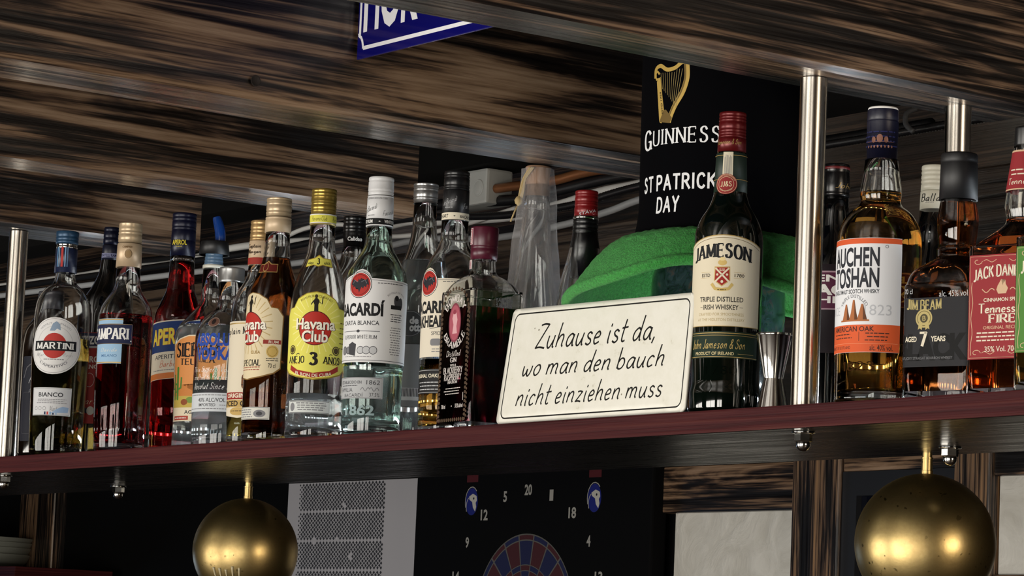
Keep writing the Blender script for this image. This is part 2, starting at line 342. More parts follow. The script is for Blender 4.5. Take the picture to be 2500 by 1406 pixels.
class Print:
    """one mesh of ink layers; coordinates in mm, wrapped by surf(u, v, off) -> Vector in metres"""
    def __init__(s, surf, ustep=None, vstep=None):
        s.surf = surf; s.u = ustep; s.v = vstep; s.bm = bmesh.new(); s.mats = []; s.boxes = []
    def add(s, polys, mat, layer=None):
        if mat not in s.mats: s.mats.append(mat)
        mi = s.mats.index(mat)
        pts = [q for P in polys for q in P]
        if not pts: return s
        bx = (min(q[0] for q in pts), max(q[0] for q in pts), min(q[1] for q in pts), max(q[1] for q in pts))
        if layer is None: layer = 1+max([l for (a, b_, c, d), l in s.boxes if a < bx[1] and b_ > bx[0] and c < bx[3] and d > bx[2]], default=0)
        s.boxes.append((bx, layer))
        t = bmesh.new()
        for P in polys:
            a = sum(P[i][0]*P[(i+1) % len(P)][1]-P[(i+1) % len(P)][0]*P[i][1] for i in range(len(P)))
            if abs(a) < 1e-9: continue
            vs_ = [t.verts.new((p[0], p[1], 0)) for p in (P if a > 0 else P[::-1])]
            try: t.faces.new(vs_)
            except ValueError: pass
        big = [f for f in t.faces if len(f.verts) > 4]
        if big: bmesh.ops.triangulate(t, faces=big)
        for ax, st in ((0, s.u), (1, s.v)):
            if not st or not t.verts: continue
            lo = min(v.co[ax] for v in t.verts); hi = max(v.co[ax] for v in t.verts)
            k = math.floor(lo/st)+1
            while k*st < hi:
                co = [0, 0, 0]; co[ax] = k*st; no = [0, 0, 0]; no[ax] = 1
                bmesh.ops.bisect_plane(t, geom=t.verts[:]+t.edges[:]+t.faces[:], plane_co=co, plane_no=no, dist=1e-5); k += 1
        mp = {}
        for v in t.verts: mp[v.index if False else v] = s.bm.verts.new(s.surf(v.co.x, v.co.y, .0002+.00003*layer))
        for f in t.faces:
            try: g = s.bm.faces.new([mp[v] for v in f.verts]); g.material_index = mi
            except ValueError: pass
        t.free(); return s
    def done(s, name, parent): return mesh_obj(name, s.bm, s.mats, parent, True)
def plane_surf(origin, ux, uy, nrm):
    O, a, b, n = Vector(origin), Vector(ux), Vector(uy), Vector(nrm)
    return lambda u, v, off: O+a*(u*.001)+b*(v*.001)+n*off

# ------------------------------------------------------------------ bottles
ZS = 1.8025
class Bottle:
    """outline measured as (row, radius) along the bottle axis; yb/yt = rows of its base and top, h its height"""
    def __init__(s, name, label, x, y, h, yb, yt, rs, group=None, rz=0, cat='bottle'):
        s.root = thing(name, label, cat, (x, y, ZS), rz, group); s.h = h; s.yb = yb; s.k = h/(yb-yt); s.rs = 1/rs
    def z(s, row): return (s.yb-row)*s.k
    def v(s, row): return s.z(row)*1000
    def body(s, prof, mat, thick=.0028, liquid=None, level=None, seg=56, punt=.006):
        """prof: (row, r_px, fillet_px) from base up to mouth"""
        P = [(0, punt if thick else 0)]+[(prof[0][1]*s.rs*.55, punt*.8 if thick else 0), (prof[0][1]*s.rs*.86, 0.0005, .002)]
        P += [(p[1]*s.rs, max(0.0005, s.z(p[0])), (p[2] if len(p) > 2 else 0)*s.rs) for p in prof]
        out = fillet(P, 5); s.out = out; bm = bmesh.new()
        if not thick:
            lathe(bm, out+[(0, out[-1][1])], seg); return mesh_obj('glass', bm, mat, s.root)
        top = out[-1]
        inn = [(max(.002, r-thick*(1.0 if z > .02 else 1.25)), z) for r, z in out if z > punt+.006]
        base = punt+.006
        inner = [(0, base+.004)]+[(inn[0][0]*.6, base+.002), (inn[0][0]*.9, base+.0005)]+inn
        lathe(bm, out+[(top[0]-thick*.5, top[1]+.0008)]+inner[::-1], seg); o = mesh_obj('glass', bm, mat, s.root)
        if liquid:
            zl = s.z(level); e = .00025
            q = [(0, base+.004-e), (inn[0][0]*.6, base+.002-e), (inn[0][0]*.9, base+.0005-e)]+[(r+e, z) for r, z in inn if z < zl]
            rl = s.rin(inn, zl)+e
            q += [(rl, zl), (rl-.0012, zl-.0006), (0, zl-.0006)]
            bm = bmesh.new(); lathe(bm, q, seg); mesh_obj('liquid', bm, liquid, s.root)
        return o
    def rin(s, P, z):
        for (r0, z0), (r1, z1) in zip(P, P[1:]):
            if z0 <= z <= z1 and z1 > z0: return r0+(r1-r0)*(z-z0)/(z1-z0)
        return P[-1][0]
    def cap(s, name, row0, row1, r0, r1, mat, grooves=(), knurl=None, rim=.0012, top=True, extra=0, groovew=.0011, depth=.0006):
        """row0 = top, row1 = bottom edge; r0/r1 radii in px"""
        z1, z0 = s.z(row0), s.z(row1); R0, R1 = r0*s.rs, r1*s.rs
        rad = lambda z: R1+(R0-R1)*(z-z0)/(z1-z0)
        P = [(rad(z0)-.0015, z0+.0002), (rad(z0), z0)]
        for g in sorted((s.z(g) for g in grooves)):
            P += [(rad(g), g-groovew), (rad(g)-depth, g), (rad(g), g+groovew)]
        if knurl:
            a, b = s.z(knurl[1]), s.z(knurl[0]); P += [(rad(a), a), (rad(b), b)]; P.sort(key=lambda q: q[1])
        P += [(R0, z1-rim), (R0-rim*.4, z1-rim*.25), (R0-rim, z1)] + ([(0, z1)] if top else [(R0-.003, z1)])
        bm = bmesh.new(); lathe(bm, P, 96 if knurl else 56, 0, (s.z(knurl[1])-1e-4, s.z(knurl[0])+1e-4, .0005) if knurl else None)
        return mesh_obj(name, bm, mat, s.root)
    def surf(s, phi, vrow=None, rad=None, ref=None):
        """label surface of a round bottle; phi = facing direction in degrees, u measured along the girth"""
        a0 = math.radians(phi)
        def f(u, v, off):
            z = v*.001; r = rad if rad else s.rout(z); rf = ref or rad or s.rref; a = a0+u*.001/rf
            return Vector(((r+off)*math.cos(a), (r+off)*math.sin(a), z))
        return f
    def rout(s, z):
        return s.rin([q for q in s.out if q[0] > .004], z)
    def label(s, phi, vstep=None, rad=None, rref=None):
        s.rref = rref or rad or max(r for r, z in s.out); return Print(s.surf(phi, None, rad, s.rref), s.rref*1000*.06, vstep or (None if rad else 7))

# ------------------------------------------------------------------ room shell
wood_y = [charred('charred_pine_beam_%d' % i, 1, dark=.88, seed=i*2.7+.4) for i in range(5)]
wood_x = charred('charred_pine_trim', 0, seed=9.1)
wood_l = charred('charred_pine_lintel', 0, dark=.48, seed=4.6, tan='#80644b')
wood_z = charred('charred_pine_post', 2, seed=5.3, tan='#93704c')
dark_wall = M('black_painted_wall', '#060606', .9, spec=.1)
plaster = M('white_plaster', '#d2d0c8', .85)
mp_ = texmap(plaster, (1, 1, 1)); a_ = noise(plaster, mp_, 9, 5, .6, 1.5); nn, ll, bb_ = nodes(plaster)
r_ = ramp(plaster, a_.outputs[0], [(.3, '#c4c1b8'), (.7, '#dcdad3')]); ll.new(r_.outputs[0], bb_.inputs['Base Color']); bump(plaster, a_.outputs[0], .6, .012)
floor_m = M('dark_floorboards', '#2b1d14', .5)
struct(box('floor', -7, 6.5, -3.56, 2.75, -.05, 0, floor_m))
struct(box('ceiling', -7, 6.5, -3.56, 2.75, 2.36, 2.42, charred('charred_ceiling_boards', 0, seed=3.3)))
struct(box('wall_rear', -7, 6.5, 2.62, 2.75, 0, 2.36, dark_wall))
struct(box('wall_left', -7.1, -7.0, -3.56, 2.75, 0, 2.36, dark_wall))
def holed(name, axis, c0, c1, a0, a1, holes, mat):
    """wall of thickness c0..c1 spanning a0..a1, with openings (p, q, z0, z1)"""
    bm = bmesh.new(); cuts = sorted(holes); x = a0
    def bx(p, q, z0, z1):
        if q-p < 1e-4: return
        if axis == 'x': add_box(bm, p, q, c0, c1, z0, z1)
        else: add_box(bm, c0, c1, p, q, z0, z1)
    for p, q, z0, z1 in cuts:
        bx(x, p, 0, 2.36); bx(p, q, 0, z0); bx(p, q, z1, 2.36); x = q
    bx(x, a1, 0, 2.36); return struct(mesh_obj(name, bm, mat, None, False))
holed('wall_front', 'x', -3.56, -3.38, -7, 6.5, [(-3.35, -.85, .10, 1.83), (.05, 1.95, .10, 1.83), (2.4, 3.9, .10, 1.83)], dark_wall)
holed('wall_right', 'y', 6.42, 6.6, -3.56, 2.75, [(-.72, 1.22, .7, 2.3)], dark_wall)
frame_m = M('window_frame_brown', '#33241a', .5)
def window(name, axis, c, p, q, z0, z1):
    bm = bmesh.new()
    def bx(a, b, za, zb):
        if axis == 'x': add_box(bm, a, b, c-.02, c+.02, za, zb)
        else: add_box(bm, c-.02, c+.02, a, b, za, zb)
    t = .05; bx(p, q, z0, z0+t); bx(p, q, z1-t, z1); bx(p, p+t, z0+t, z1-t); bx(q-t, q, z0+t, z1-t); m = (p+q)/2; bx(m-.03, m+.03, z0+t, z1-t)
    struct(mesh_obj(name, bm, frame_m, None, False))
window('window_1', 'x', -3.40, -3.35, -.85, .10, 1.83); window('window_2', 'x', -3.40, .05, 1.95, .10, 1.83); window('window_3', 'x', -3.40, 2.4, 3.9, .10, 1.83); window('window_4', 'y', 6.44, -.72, 1.22, .7, 2.3)

# half-timbered far wall: plaster fields and posts
struct(box('wall_rear_plaster', -2.735, -2.30, 2.600, 2.63, 1.2, 1.912, plaster))
struct(box('wall_rear_plaster', -1.69, -.5, 2.600, 2.63, 1.2, 1.972, plaster))
for i, (x0, x1, z0, z1, y, m) in enumerate(((-2.304, -2.150, 0, 2.36, 2.575, wood_z), (-1.80, -1.695, 0, 2.36, 2.575, wood_z), (-5.99, -5.763, 0, 2.36, 2.575, charred('charred_pine_shaded_post', 2, seed=7.7, tan='#45331f')),  # shade of the dim wall end put into this post's colour
        (-2.77, -2.30, 1.912, 2.02, 2.585, wood_x), (-2.15, -1.80, 1.992, 2.10, 2.585, wood_x), (-1.695, -.5, 1.972, 2.08, 2.585, wood_x), (-1.695, -.5, 1.66, 1.772, 2.585, wood_x))):
    o = box('trim_%d' % (i+1), x0, x1, y, 2.64, z0, z1, m, None, .006); struct(o)
bm = bmesh.new(); add_box(bm, -2.15, -1.80, 2.60, 2.63, 1.1, 1.992)
struct(mesh_obj('window_5', bm, M('dark_window_pane', '#0a0d18', .12), None, False))
for x0, x1, z0, z1 in ((-2.15, -2.105, 1.1, 1.992), (-2.105, -1.80, 1.94, 1.992)):
    struct(box('window_5_frame', x0, x1, 2.585, 2.61, z0, z1, M('dark_window_frame', '#14161c', .5)))

# ------------------------------------------------------------------ ceiling beams (run away from the viewer) and rear lintel
def rough_beam(name, label, x0, x1, y0, y1, z0, z1, m, seed, group):
    bm = bmesh.new(); n = 40; rnd = random.Random(seed)
    ph = [rnd.uniform(0, 6) for _ in range(6)]
    rings = []
    for i in range(n+1):
        y = y0+(y1-y0)*i/n
        w1 = .0025*math.sin(3.1*y+ph[0])+.0012*math.sin(11*y+ph[1]); w2 = .0025*math.sin(2.7*y+ph[2])+.0012*math.sin(9*y+ph[3]); dz = .001*math.sin(5*y+ph[4])
        e = .006
        rings.append([bm.verts.new(p) for p in ((x0+w1+e, y, z0+dz), (x1+w2-e, y, z0+dz), (x1+w2, y, z0+dz+e), (x1+w2, y, z1), (x0+w1, y, z1), (x0+w1, y, z0+dz+e))])
    for A, B_ in zip(rings, rings[1:]):
        for k in range(6): bm.faces.new((A[k], B_[k], B_[(k+1) % 6], A[(k+1) % 6]))
    bm.faces.new(rings[0]); bm.faces.new(rings[-1][::-1]); bmesh.ops.recalc_face_normals(bm, faces=bm.faces[:])
    o = mesh_obj(name, bm, m, None, True); autosmooth(o, 30); return tag(o, label, 'beam', group)
BG = 'charred ceiling beams'
rough_beam('ceiling_beam', 'charred timber ceiling beam whose underside carries the two steel posts at right', .567, .654, -2.2, .302, 2.12, 2.36, wood_y[0], 1, BG)
rough_beam('ceiling_beam', 'charred timber ceiling beam with a dark drilled hole, second from top', -.008, .102, -2.2, .302, 2.12, 2.36, wood_y[1], 2, BG)
rough_beam('ceiling_beam', 'charred timber ceiling beam just above the row of bottle caps, third from top', -.548, -.461, -2.2, .302, 2.12, 2.36, wood_y[2], 3, BG)
rough_beam('ceiling_beam', 'charred timber ceiling beam holding the steel post at far left, lowest in view', -1.115, -1.012, -2.2, .302, 2.12, 2.36, wood_y[3], 4, BG)
bm = bmesh.new()
for z0, z1 in ((1.865, 2.005), (2.008, 2.145)): add_box(bm, -3.2, 2.2, .60, .66, z0, z1, 0, .003)
tag(mesh_obj('lintel_board', bm, wood_l, None, False), 'charred plank lintel running behind the bottles under the cables', 'board')
tag(box('header_beam', -3.2, 2.2, .54, .62, 2.24, 2.36, dark_wall), 'dark header beam behind the ends of the ceiling beams', 'beam')

# dark drilled hole / knot plug in second beam
bm = bmesh.new(); lathe(bm, [(0, 0), (.0048, 0), (.0054, .0006), (.0060, .0002)], 24)
o = mesh_obj('knot_hole', bm, M('knot_dark', '#160d08', .8), None, True); o.location = (.1038, -.287, 2.1378); o.rotation_euler = (0, PI/2, 0)
o.parent = [q for q in C.objects if q.name == 'ceiling_beam.001'][0]

# ------------------------------------------------------------------ the hanging shelf
red = M('red_painted_edge', '#6d2227', .62, spec=.18)
mp_ = texmap(red, (2.2, 2.2, 190)); a_ = noise(red, mp_, 1.2, 4, .6, .5); nn, ll, bb_ = nodes(red)
r_ = ramp(red, a_.outputs[0], [(.32, '#2a070a'), (.5, '#3b1013'), (.68, '#471d1a')]); ll.new(r_.outputs[0], bb_.inputs['Base Color']); bump(red, a_.outputs[0], .7, .0015)
under = M('dark_varnished_underside', '#0c0a08', .28)
mp_ = texmap(under, (2.5, 60, 60)); a_ = noise(under, mp_, 1.5, 4, .6); nn, ll, bb_ = nodes(under)
r_ = ramp(under, a_.outputs[0], [(.3, .2), (.7, .38)]); ll.new(r_.outputs[0], bb_.inputs['Roughness']); bump(under, a_.outputs[0], .08, .001)
shelf = thing('bar_shelf', 'red-edged hanging bar shelf carrying all the liquor bottles', 'shelf', (0, 0, 1.78))
bm = bmesh.new(); fs = add_box(bm, -1.75, 1.55, 0, .297, 0, .0225, 0, .0018)
for f in bm.faces:
    f.normal_update()
    if f.normal.z < -.5: f.material_index = 1
mesh_obj('board', bm, [red, under], shelf, False)
for px_, py_ in ((.613, .030), (.613, .222), (-1.040, .028), (-1.085, .232)):
    bm = bmesh.new(); lathe(bm, [(0, .0225), (.0132, .0225), (.0132, .3395), (0, .3395)], 40); po = mesh_obj('support_post', bm, steel, shelf); po.location = (px_, py_, 0); autosmooth(po)
    bm = bmesh.new(); lathe(bm, [(0, -.0018), (.0105, -.0018), (.0115, -.001), (.0105, 0), (0, 0)], 36); mesh_obj('washer', bm, chrome, po)
    bm = bmesh.new(); lathe(bm, [(0, -.0098), (.0080, -.0098), (.0086, -.0090), (.0086, -.0026), (.0080, -.0018), (0, -.0018)], 6); mesh_obj('nut', bm, chrome, po, False)
    bm = bmesh.new(); lathe(bm, [(0, -.0190)]+[(.0068*math.sin(a*PI/12), -.0122-.0068*math.cos(a*PI/12)) for a in range(1, 7)]+[(.0068, -.0098), (0, -.0098)], 28); mesh_obj('acorn_nut_dome', bm, chrome, po)

# brass globes hanging under the rear edge of the shelf
for gx, rz_, lb in ((-.787, .3, 'brass globe pendant lamp with drip stains under the shelf, left one'), (.533, 1.9, 'brass globe pendant lamp with pitted surface under the shelf, right one')):
    g = thing('globe_lamp', lb, 'lamp', (gx, .268, 1.78), rz_, 'brass globe lamps')
    R = .0712; zc = -.0925; bm = bmesh.new()
    P = [(R*math.sin(a*PI/48), zc-R*math.cos(a*PI/48)) for a in range(9, 48)]
    lathe(bm, P+[(0.001, zc+R)], 72); o = mesh_obj('globe', bm, brass, g)
    bm = bmesh.new(); lathe(bm, [(0, -.0225), (.0062, -.0225), (.0062, -.0185), (.0057, -.0182), (.0057, -.0068), (.0062, -.0066), (.0062, -.0050), (.0050, -.0048), (.0050, 0), (0, 0)], 28); o = mesh_obj('stem', bm, brass, g); autosmooth(o)
    bm = bmesh.new(); lathe(bm, [(0, zc-R*.72), (.02, zc-R*.70), (.024, zc-R*.5), (.012, zc-R*.1), (.012, zc+.02), (0, zc+.02)], 24); mesh_obj('bulb', bm, M('frosted_bulb', '#cfc9bb', .3), g)
    if gx < 0:
        drip = M('dried_drip', '#a89c7c', .5); rnd = random.Random(3)
        for k in range(5):
            ph = math.radians(-52+k*8-17)-rz_; t0 = 22+rnd.uniform(-3, 3); t1 = 40+rnd.uniform(-6, 8); pts = []
            for q in range(9):
                t = math.radians(90+t0+(t1-t0)*q/8); pts.append(((R+.0002)*math.sin(t)*math.cos(ph), (R+.0002)*math.sin(t)*math.sin(ph), zc+(R+.0002)*math.cos(t)))
            bm = bmesh.new(); tube(bm, pts, lambda t: .0007+.0012*(1-t)**2, 6); mesh_obj('drip_stain', bm, drip, g)

# LED strip lying along the shelf behind the bottles
led = thing('led_strip', 'white LED strip on a low rail along the shelf behind the bottles', 'light strip', (0, .287, ZS))
box('rail', -1.45, 1.3, -.001, .004, 0, .036, M('led_rail_dark', '#15130f', .6), led)
box('tape', -1.45, 1.3, -.0018, -.001, .026, .034, M('led_tape_white', '#dedbd2', .5), led)
led_m = M('led_light', '#e9f6ff', .5, emit=500.0)
bm = bmesh.new(); add_box(bm, -.0025, .0025, -.0038, -.0018, .0275, .0325); lo = mesh_obj('led', bm, led_m, led, False); lo.location = (-1.42, 0, 0)
for k in range(1, 84):
    q = lo.copy(); q.location = (-1.42+k*.0325, 0, 0); C.objects.link(q); q.parent = led

# ------------------------------------------------------------------ cables, box, pipe on the lintel
def cable(name, label, cat, pts, r, m, rib=None, n=8, group='cables along the lintel'):
    bm = bmesh.new(); P = spline(pts, n); 
    if rib:
        Q = []; d = 0
        for a, b in zip(P, P[1:]):
            L = (b-a).length; k = max(1, int(L/.0024))
            Q += [a.lerp(b, i/k) for i in range(k)]
        P = Q
    tube(bm, P, r, 10, 0, True, rib); o = mesh_obj(name, bm, m); return tag(o, label, cat, group)
wc = M('white_cable_sheath', '#b9b9b6', .45); gc = M('grey_cable_sheath', '#8a8c8e', .45); bc = M('black_cable_sheath', '#0c0d10', .35)
cable('cable', 'thick white cable highest along the lintel, passing behind the red cap', 'cable', [(-2.6, .574, 2.19), (-2.086, .574, 2.185), (-1.873, .574, 2.182), (-1.743, .574, 2.183), (-1.564, .574, 2.178), (-1.383, .574, 2.187), (-1.211, .574, 2.182), (-1.048, .574, 2.174), (-.895, .574, 2.184), (-.81, .574, 2.177), (-.63, .574, 2.167), (-.52, .574, 2.173), (-.426, .574, 2.182), (-.339, .574, 2.184), (-.18, .574, 2.193), (-.08, .574, 2.195)], .0062, wc)
cable('cable', 'pale grey cable lowest along the lintel, sagging behind the bottles', 'cable', [(-2.4, .588, 2.176), (-1.9, .588, 2.168), (-1.457, .588, 2.160), (-1.281, .588, 2.152), (-1.035, .588, 2.151), (-.872, .588, 2.158), (-.687, .588, 2.144), (-.525, .588, 2.148), (-.425, .588, 2.157), (-.338, .588, 2.168), (-.139, .588, 2.176), (-.08, .588, 2.178)], .005, gc)
cable('cable', 'thin white cable looping between the rum bottles and the lintel', 'cable', [(-1.52, .562, 2.186), (-1.45, .562, 2.176), (-1.30, .562, 2.170), (-1.15, .562, 2.196), (-1.02, .562, 2.190), (-.93, .562, 2.165), (-.78, .562, 2.160), (-.6, .562, 2.175)], .0035, wc)
cable('conduit', 'black corrugated conduit running above the pale cables', 'conduit', [(-2.3, .56, 2.18), (-1.39, .553, 2.170), (-1.194, .553, 2.169), (-1.033, .553, 2.174), (-.86, .553, 2.183), (-.626, .553, 2.166), (-.485, .553, 2.164), (-.413, .553, 2.168), (-.326, .553, 2.175), (-.05, .553, 2.188), (.135, .553, 2.189), (.312, .553, 2.190), (.383, .553, 2.190), (.9, .553, 2.192)], .0055, bc, .82)
cable('cable', 'black cable running just below the junction box', 'cable', [(-1.7, .58, 2.19), (-1.349, .58, 2.182), (-1.157, .58, 2.188), (-.998, .58, 2.200), (-.827, .58, 2.203), (-.626, .58, 2.192), (-.531, .58, 2.195), (-.44, .58, 2.199), (-.352, .58, 2.2), (.2, .58, 2.2)], .008, bc)
cable('copper_pipe', 'brown copper-coloured pipe bending out of the junction box', 'pipe', [(-.668, .572, 2.210), (-.62, .572, 2.209), (-.571, .572, 2.207), (-.514, .572, 2.208), (-.469, .572, 2.211), (-.42, .572, 2.211), (-.375, .575, 2.204), (-.3, .585, 2.195)], .0068, M('copper_brown', '#8a5a38', .3, .6), None, 8, None)
jb = thing('junction_box', 'grey plastic junction box with round knockouts behind the black-capped bottle', 'electrical box', (-.715, .60, 2.214))
bm = bmesh.new(); add_box(bm, -.052, .052, -.045, 0, -.026, .024, 0, .004); mesh_obj('housing', bm, M('grey_plastic', '#a3a5a2', .5), jb, False)
for kx, kz in ((-.032, -.003), (.0, -.003), (.032, -.003)):
    bm = bmesh.new(); lathe(bm, [(0, .0015), (.009, .0015), (.0105, .0008), (.0115, .0018), (.0125, 0)], 28); o = mesh_obj('knockout', bm, MATS['grey_plastic'], jb); o.location = (kx, -.0452, kz); o.rotation_euler = (PI/2, 0, 0)
bm = bmesh.new(); add_box(bm, -.054, .054, -.050, -.045, -.028, .026, 0, .002); mesh_obj('lid', bm, MATS['grey_plastic'], jb, False) if False else bm.free()
cl = cable('cable_clip', 'small pale cable hook hanging beside the right rear post', 'hook', [(.205, .55, 2.214), (.205, .535, 2.206), (.21, .53, 2.192), (.222, .53, 2.182)], .0032, M('dull_grey_hook', '#3f4042', .6), None, 6, None)

# ------------------------------------------------------------------ enamel street sign between the two upper beams
sg = thing('enamel_sign', 'blue enamel street sign with white letters half hidden between ceiling beams', 'sign', (.1045, -.165, 2.178))
blue = M('blue_enamel', '#0b0a5c', .12, coat=.6); whi = M('white_enamel', '#e6e6ea', .2)
bm = bmesh.new(); add_box(bm, 0, .46, 0, .003, 0, .16, 0, .001); mesh_obj('plate', bm, blue, sg, False)
pr = Print(plane_surf((0, 0, 0), (1, 0, 0), (0, 0, 1), (0, -1, 0)))
bw = 4.2
pr.add(rect(12, 9, 446, 9+bw)+rect(3, 26, 3+bw*.9, 140)+rect(452, 26, 456, 140), whi)
notch = [(12, 9+bw*.4), (11.5, 14), (10, 19), (7.5, 23), (3.4, 25.5), (3.2, 28)]
pr.add(ribbon(notch, lambda a: bw*.8), whi)
pr.add(T('FIOK', 62, 64, 74, 102, .03), whi)
pr.done('lettering', sg)

# ------------------------------------------------------------------ far wall things
machine = thing('dart_machine', 'black electronic dartboard cabinet with white numbers on the far wall', 'dart machine', (-3.252, 2.554, 1.667))
blk_p = M('matt_black_cabinet', '#050506', .8, spec=.1)
bm = bmesh.new(); add_box(bm, -.485, .486, 0, .045, -.9, .395, 0, .006); mesh_obj('cabinet', bm, blk_p, machine, False)
fsurf = plane_surf((0, 0, 0), (1, 0, 0), (0, 0, 1), (0, -1, 0))
wn = M('printed_number_grey', '#9a9892', .5)
for i, nb in enumerate((20, 1, 18, 4, 13, 6, 10, 15, 2, 17, 3, 19, 7, 16, 8, 11, 14, 9, 12, 5)):
    a = PI/2-i*PI/10; pn = Print(fsurf); pn.add(T(str(nb), 308*math.cos(a), 308*math.sin(a), 27, 30 if nb > 9 else 15, .03), wn, 1); pn.done('number', machine)
lb_, lw_ = M('emblem_blue', '#1a2170', .4), M('emblem_white', '#b9b7b0', .5)
for ex in (-237, 266):
    pr = Print(fsurf)
    pr.add(disc(ex, 283, 26, 34), lb_, 1)
    pr.add(ribbon([(ex+28*math.cos(a), 283+37*math.sin(a)) for a in [PI*(.25+k*.11) for k in range(9)]], lambda a: 2.5), wn, 2)
    pr.add(ribbon([(ex-8+15*math.cos(a), 270+24*math.sin(a)) for a in [PI*(.6+k*.08) for k in range(8)]], lambda a: 2.5), wn, 2)
    pr.add([[(ex-12, 296), (ex+4, 303), (ex+20, 297), (ex+22, 286), (ex+17, 280), (ex+20, 270), (ex+16, 258), (ex+6, 268), (ex+2, 282), (ex-10, 288)]], lw_, 3)
    pr.add(disc(ex+8, 291, 3), M('ink_dark_eye', '#0b0c20', .5), 4)
    pr.done('lion_emblem', machine); pr = Print(fsurf); pr.add(rect(ex-24, 332, ex+24, 356), M('dark_red_panel', '#4a0b0d', .5), 1); pr.done('red_panel', machine)
pr = Print(plane_surf((0, 0, 0), (1, 0, 0), (0, 0, 1), (0, -1, 0)))
dr, db, dg = M('dart_red', '#3c0c0f', .6), M('dart_blue', '#0c113c', .6), M('dart_web', '#55534e', .6)
def sect(a0, a1, r0, r1, n=4):
    A = [a0+(a1-a0)*k/n for k in range(n+1)]
    return [[(r0*math.cos(p), r0*math.sin(p)), (r1*math.cos(p), r1*math.sin(p)), (r1*math.cos(q), r1*math.sin(q)), (r0*math.cos(q), r0*math.sin(q))] for p, q in zip(A, A[1:])]
for i in range(20):
    a = PI/2-i*PI/10; A0, A1 = a-PI/20+.012, a+PI/20-.012
    c1, c2 = (db, dr) if i % 2 == 0 else (dr, db)
    pr.add(sect(A0, A1, 126, 184), c1, 1); pr.add(sect(A0, A1, 22, 110), c1, 1); pr.add(sect(A0, A1, 187, 198), c2, 1); pr.add(sect(A0, A1, 112, 124), c2, 1)
    pr.add(sect(a+PI/20-.012, a+PI/20+.012, 22, 200, 1), dg, 1)
for r_a, r_b in ((110, 112), (124, 126), (184, 187), (198, 201)): pr.add(sect(0, 2*PI, r_a, r_b, 80), dg, 2)
pr.add(disc(0, 0, 22), dr, 1); pr.done('target', machine)
pr = None
post = thing('dot_poster', 'white poster with grey halftone dot band and dashed lines on the far wall', 'poster', (-4.432, 2.60, 1.3))
bm = bmesh.new(); add_box(bm, 0, .672, 0, .012, 0, .72, 0, .001); mesh_obj('sheet', bm, M('poster_white', '#b6b4b8', .6), post, False)
pr = Print(plane_surf((0, 0, 0), (1, 0, 0), (0, 0, 1), (0, -1, 0)))
gm = M('poster_dot', '#2a2a2c', .6); hexes = []
gaps_v, gaps_h = (110, 273), (320, 480, 560, 640)
plus = [(290, 655), (140, 562), (252, 564), (248, 450), (190, 372), (372, 378), (404, 388), (330, 520)]
for j in range(0, 58):
    for i in range(0, 26):
        for o_ in (0, 1):
            x = 62+i*16.3+o_*8.15; y = 18+j*12.2+o_*6.1
            if x > 478 or y > 716: continue
            if any(abs(x-g) < 3.6 and o_ for g in gaps_v) or any(abs(y-g) < 3.2 for g in gaps_h): continue
            if any(abs(x-a) < 8 and abs(y-b) < 8 for a, b in plus): continue
            s_ = min(1, .55+(x-55)/60)
            hexes.append([(x+5.4*s_*math.cos(q*PI/2), y+5.0*s_*math.sin(q*PI/2)) for q in range(4)])
pr.add(hexes, gm, 1)
pr.done('dot_print', post)
# red wall shelf with a stack of plates, lower left
tag(box('wall_shelf', -6.6, -5.36, 2.25, 2.575, 1.745, 1.776, red, None, .002), 'red-edged board low on the far wall under the plates', 'shelf')
pm = M('grey_white_china', '#85877e', .3)
def plate(label, z, r, tilt, hgt):
    bm = bmesh.new(); lathe(bm, fillet([(0, .004), (r*.5, .004), (r*.52, 0), (r*.6, 0), (r*.62, .004, .01), (r*.93, hgt*.45, .01), (r, hgt-.004), (r+.001, hgt), (r-.006, hgt), (r*.88, hgt*.55, .01), (r*.55, .010, .01), (0, .010)]), 56)
    o = mesh_obj('plate', bm, pm); o.location = (-6.05, 2.41, z); o.rotation_euler = (tilt, 0, 0); return tag(o, label, 'plate', 'stacked plates')
plate('lowest deep grey-white dish of the stack on the red board', 1.776, .226*.98, 0, .050)
plate('grey-white plate second from the bottom of the dark stack', 1.802, .224, 0, .045)
plate('grey-white plate third from the bottom of the dark stack', 1.818, .228, 0, .045)
plate('grey-white plate lying on top of the dark stack', 1.832, .230, 0, .045)

# ------------------------------------------------------------------ round bottles on the shelf, left to right
gold = M('gold_foil', '#a88746', .3, .8); tan_cap = M('tan_foil_cap', '#b9a384', .32, .35); silv = M('aluminium_cap', '#b9b9b8', .28, .85)
white, cream, black, navy = ink('#dcdbd8'), ink('#d9d0bb'), ink('#121214'), ink('#1b2140')
goldi, redi, silvl = M('ink_gold', '#b3965a', .4, .3), ink('#a5231f'), ink('#b9babc')
greyi = ink('#77777a'); dgrey = ink('#3c3c40')

b = Bottle('liqueur_bottle', 'squat dark brown bottle with grey cap and navy label, leftmost on the shelf', -.998, .062, .2325, 1119, 708, 1783)
b.body([(1108, 62, 5), (1000, 64), (840, 64, 20), (800, 58, 24), (775, 40, 14), (758, 28, 8), (752, 26)], brn_glass, None)
b.cap('cap', 708, 752, 31, 33, M('grey_plastic_cap', '#34343a', .4), (716,))
p = b.label(-38); r = b.v
p.add(rrect(-33, r(1078), 33, r(872), 3), ink('#11131f')); p.add(outline(rrect(-29, r(1060), 29, r(960), 3)[0], .5), dgrey)
p.add(ribbon([(-29, r(925)), (-24, r(900)), (-12, r(885)), (0, r(880))]+[(k*4, r(880)+2*math.sin(k)) for k in range(1, 7)], lambda a: .7), greyi)
p.add(ribbon([(-6+12*math.cos(t*.5), r(950)+6*math.sin(t*.8)) for t in range(14)], lambda a: .5), greyi)
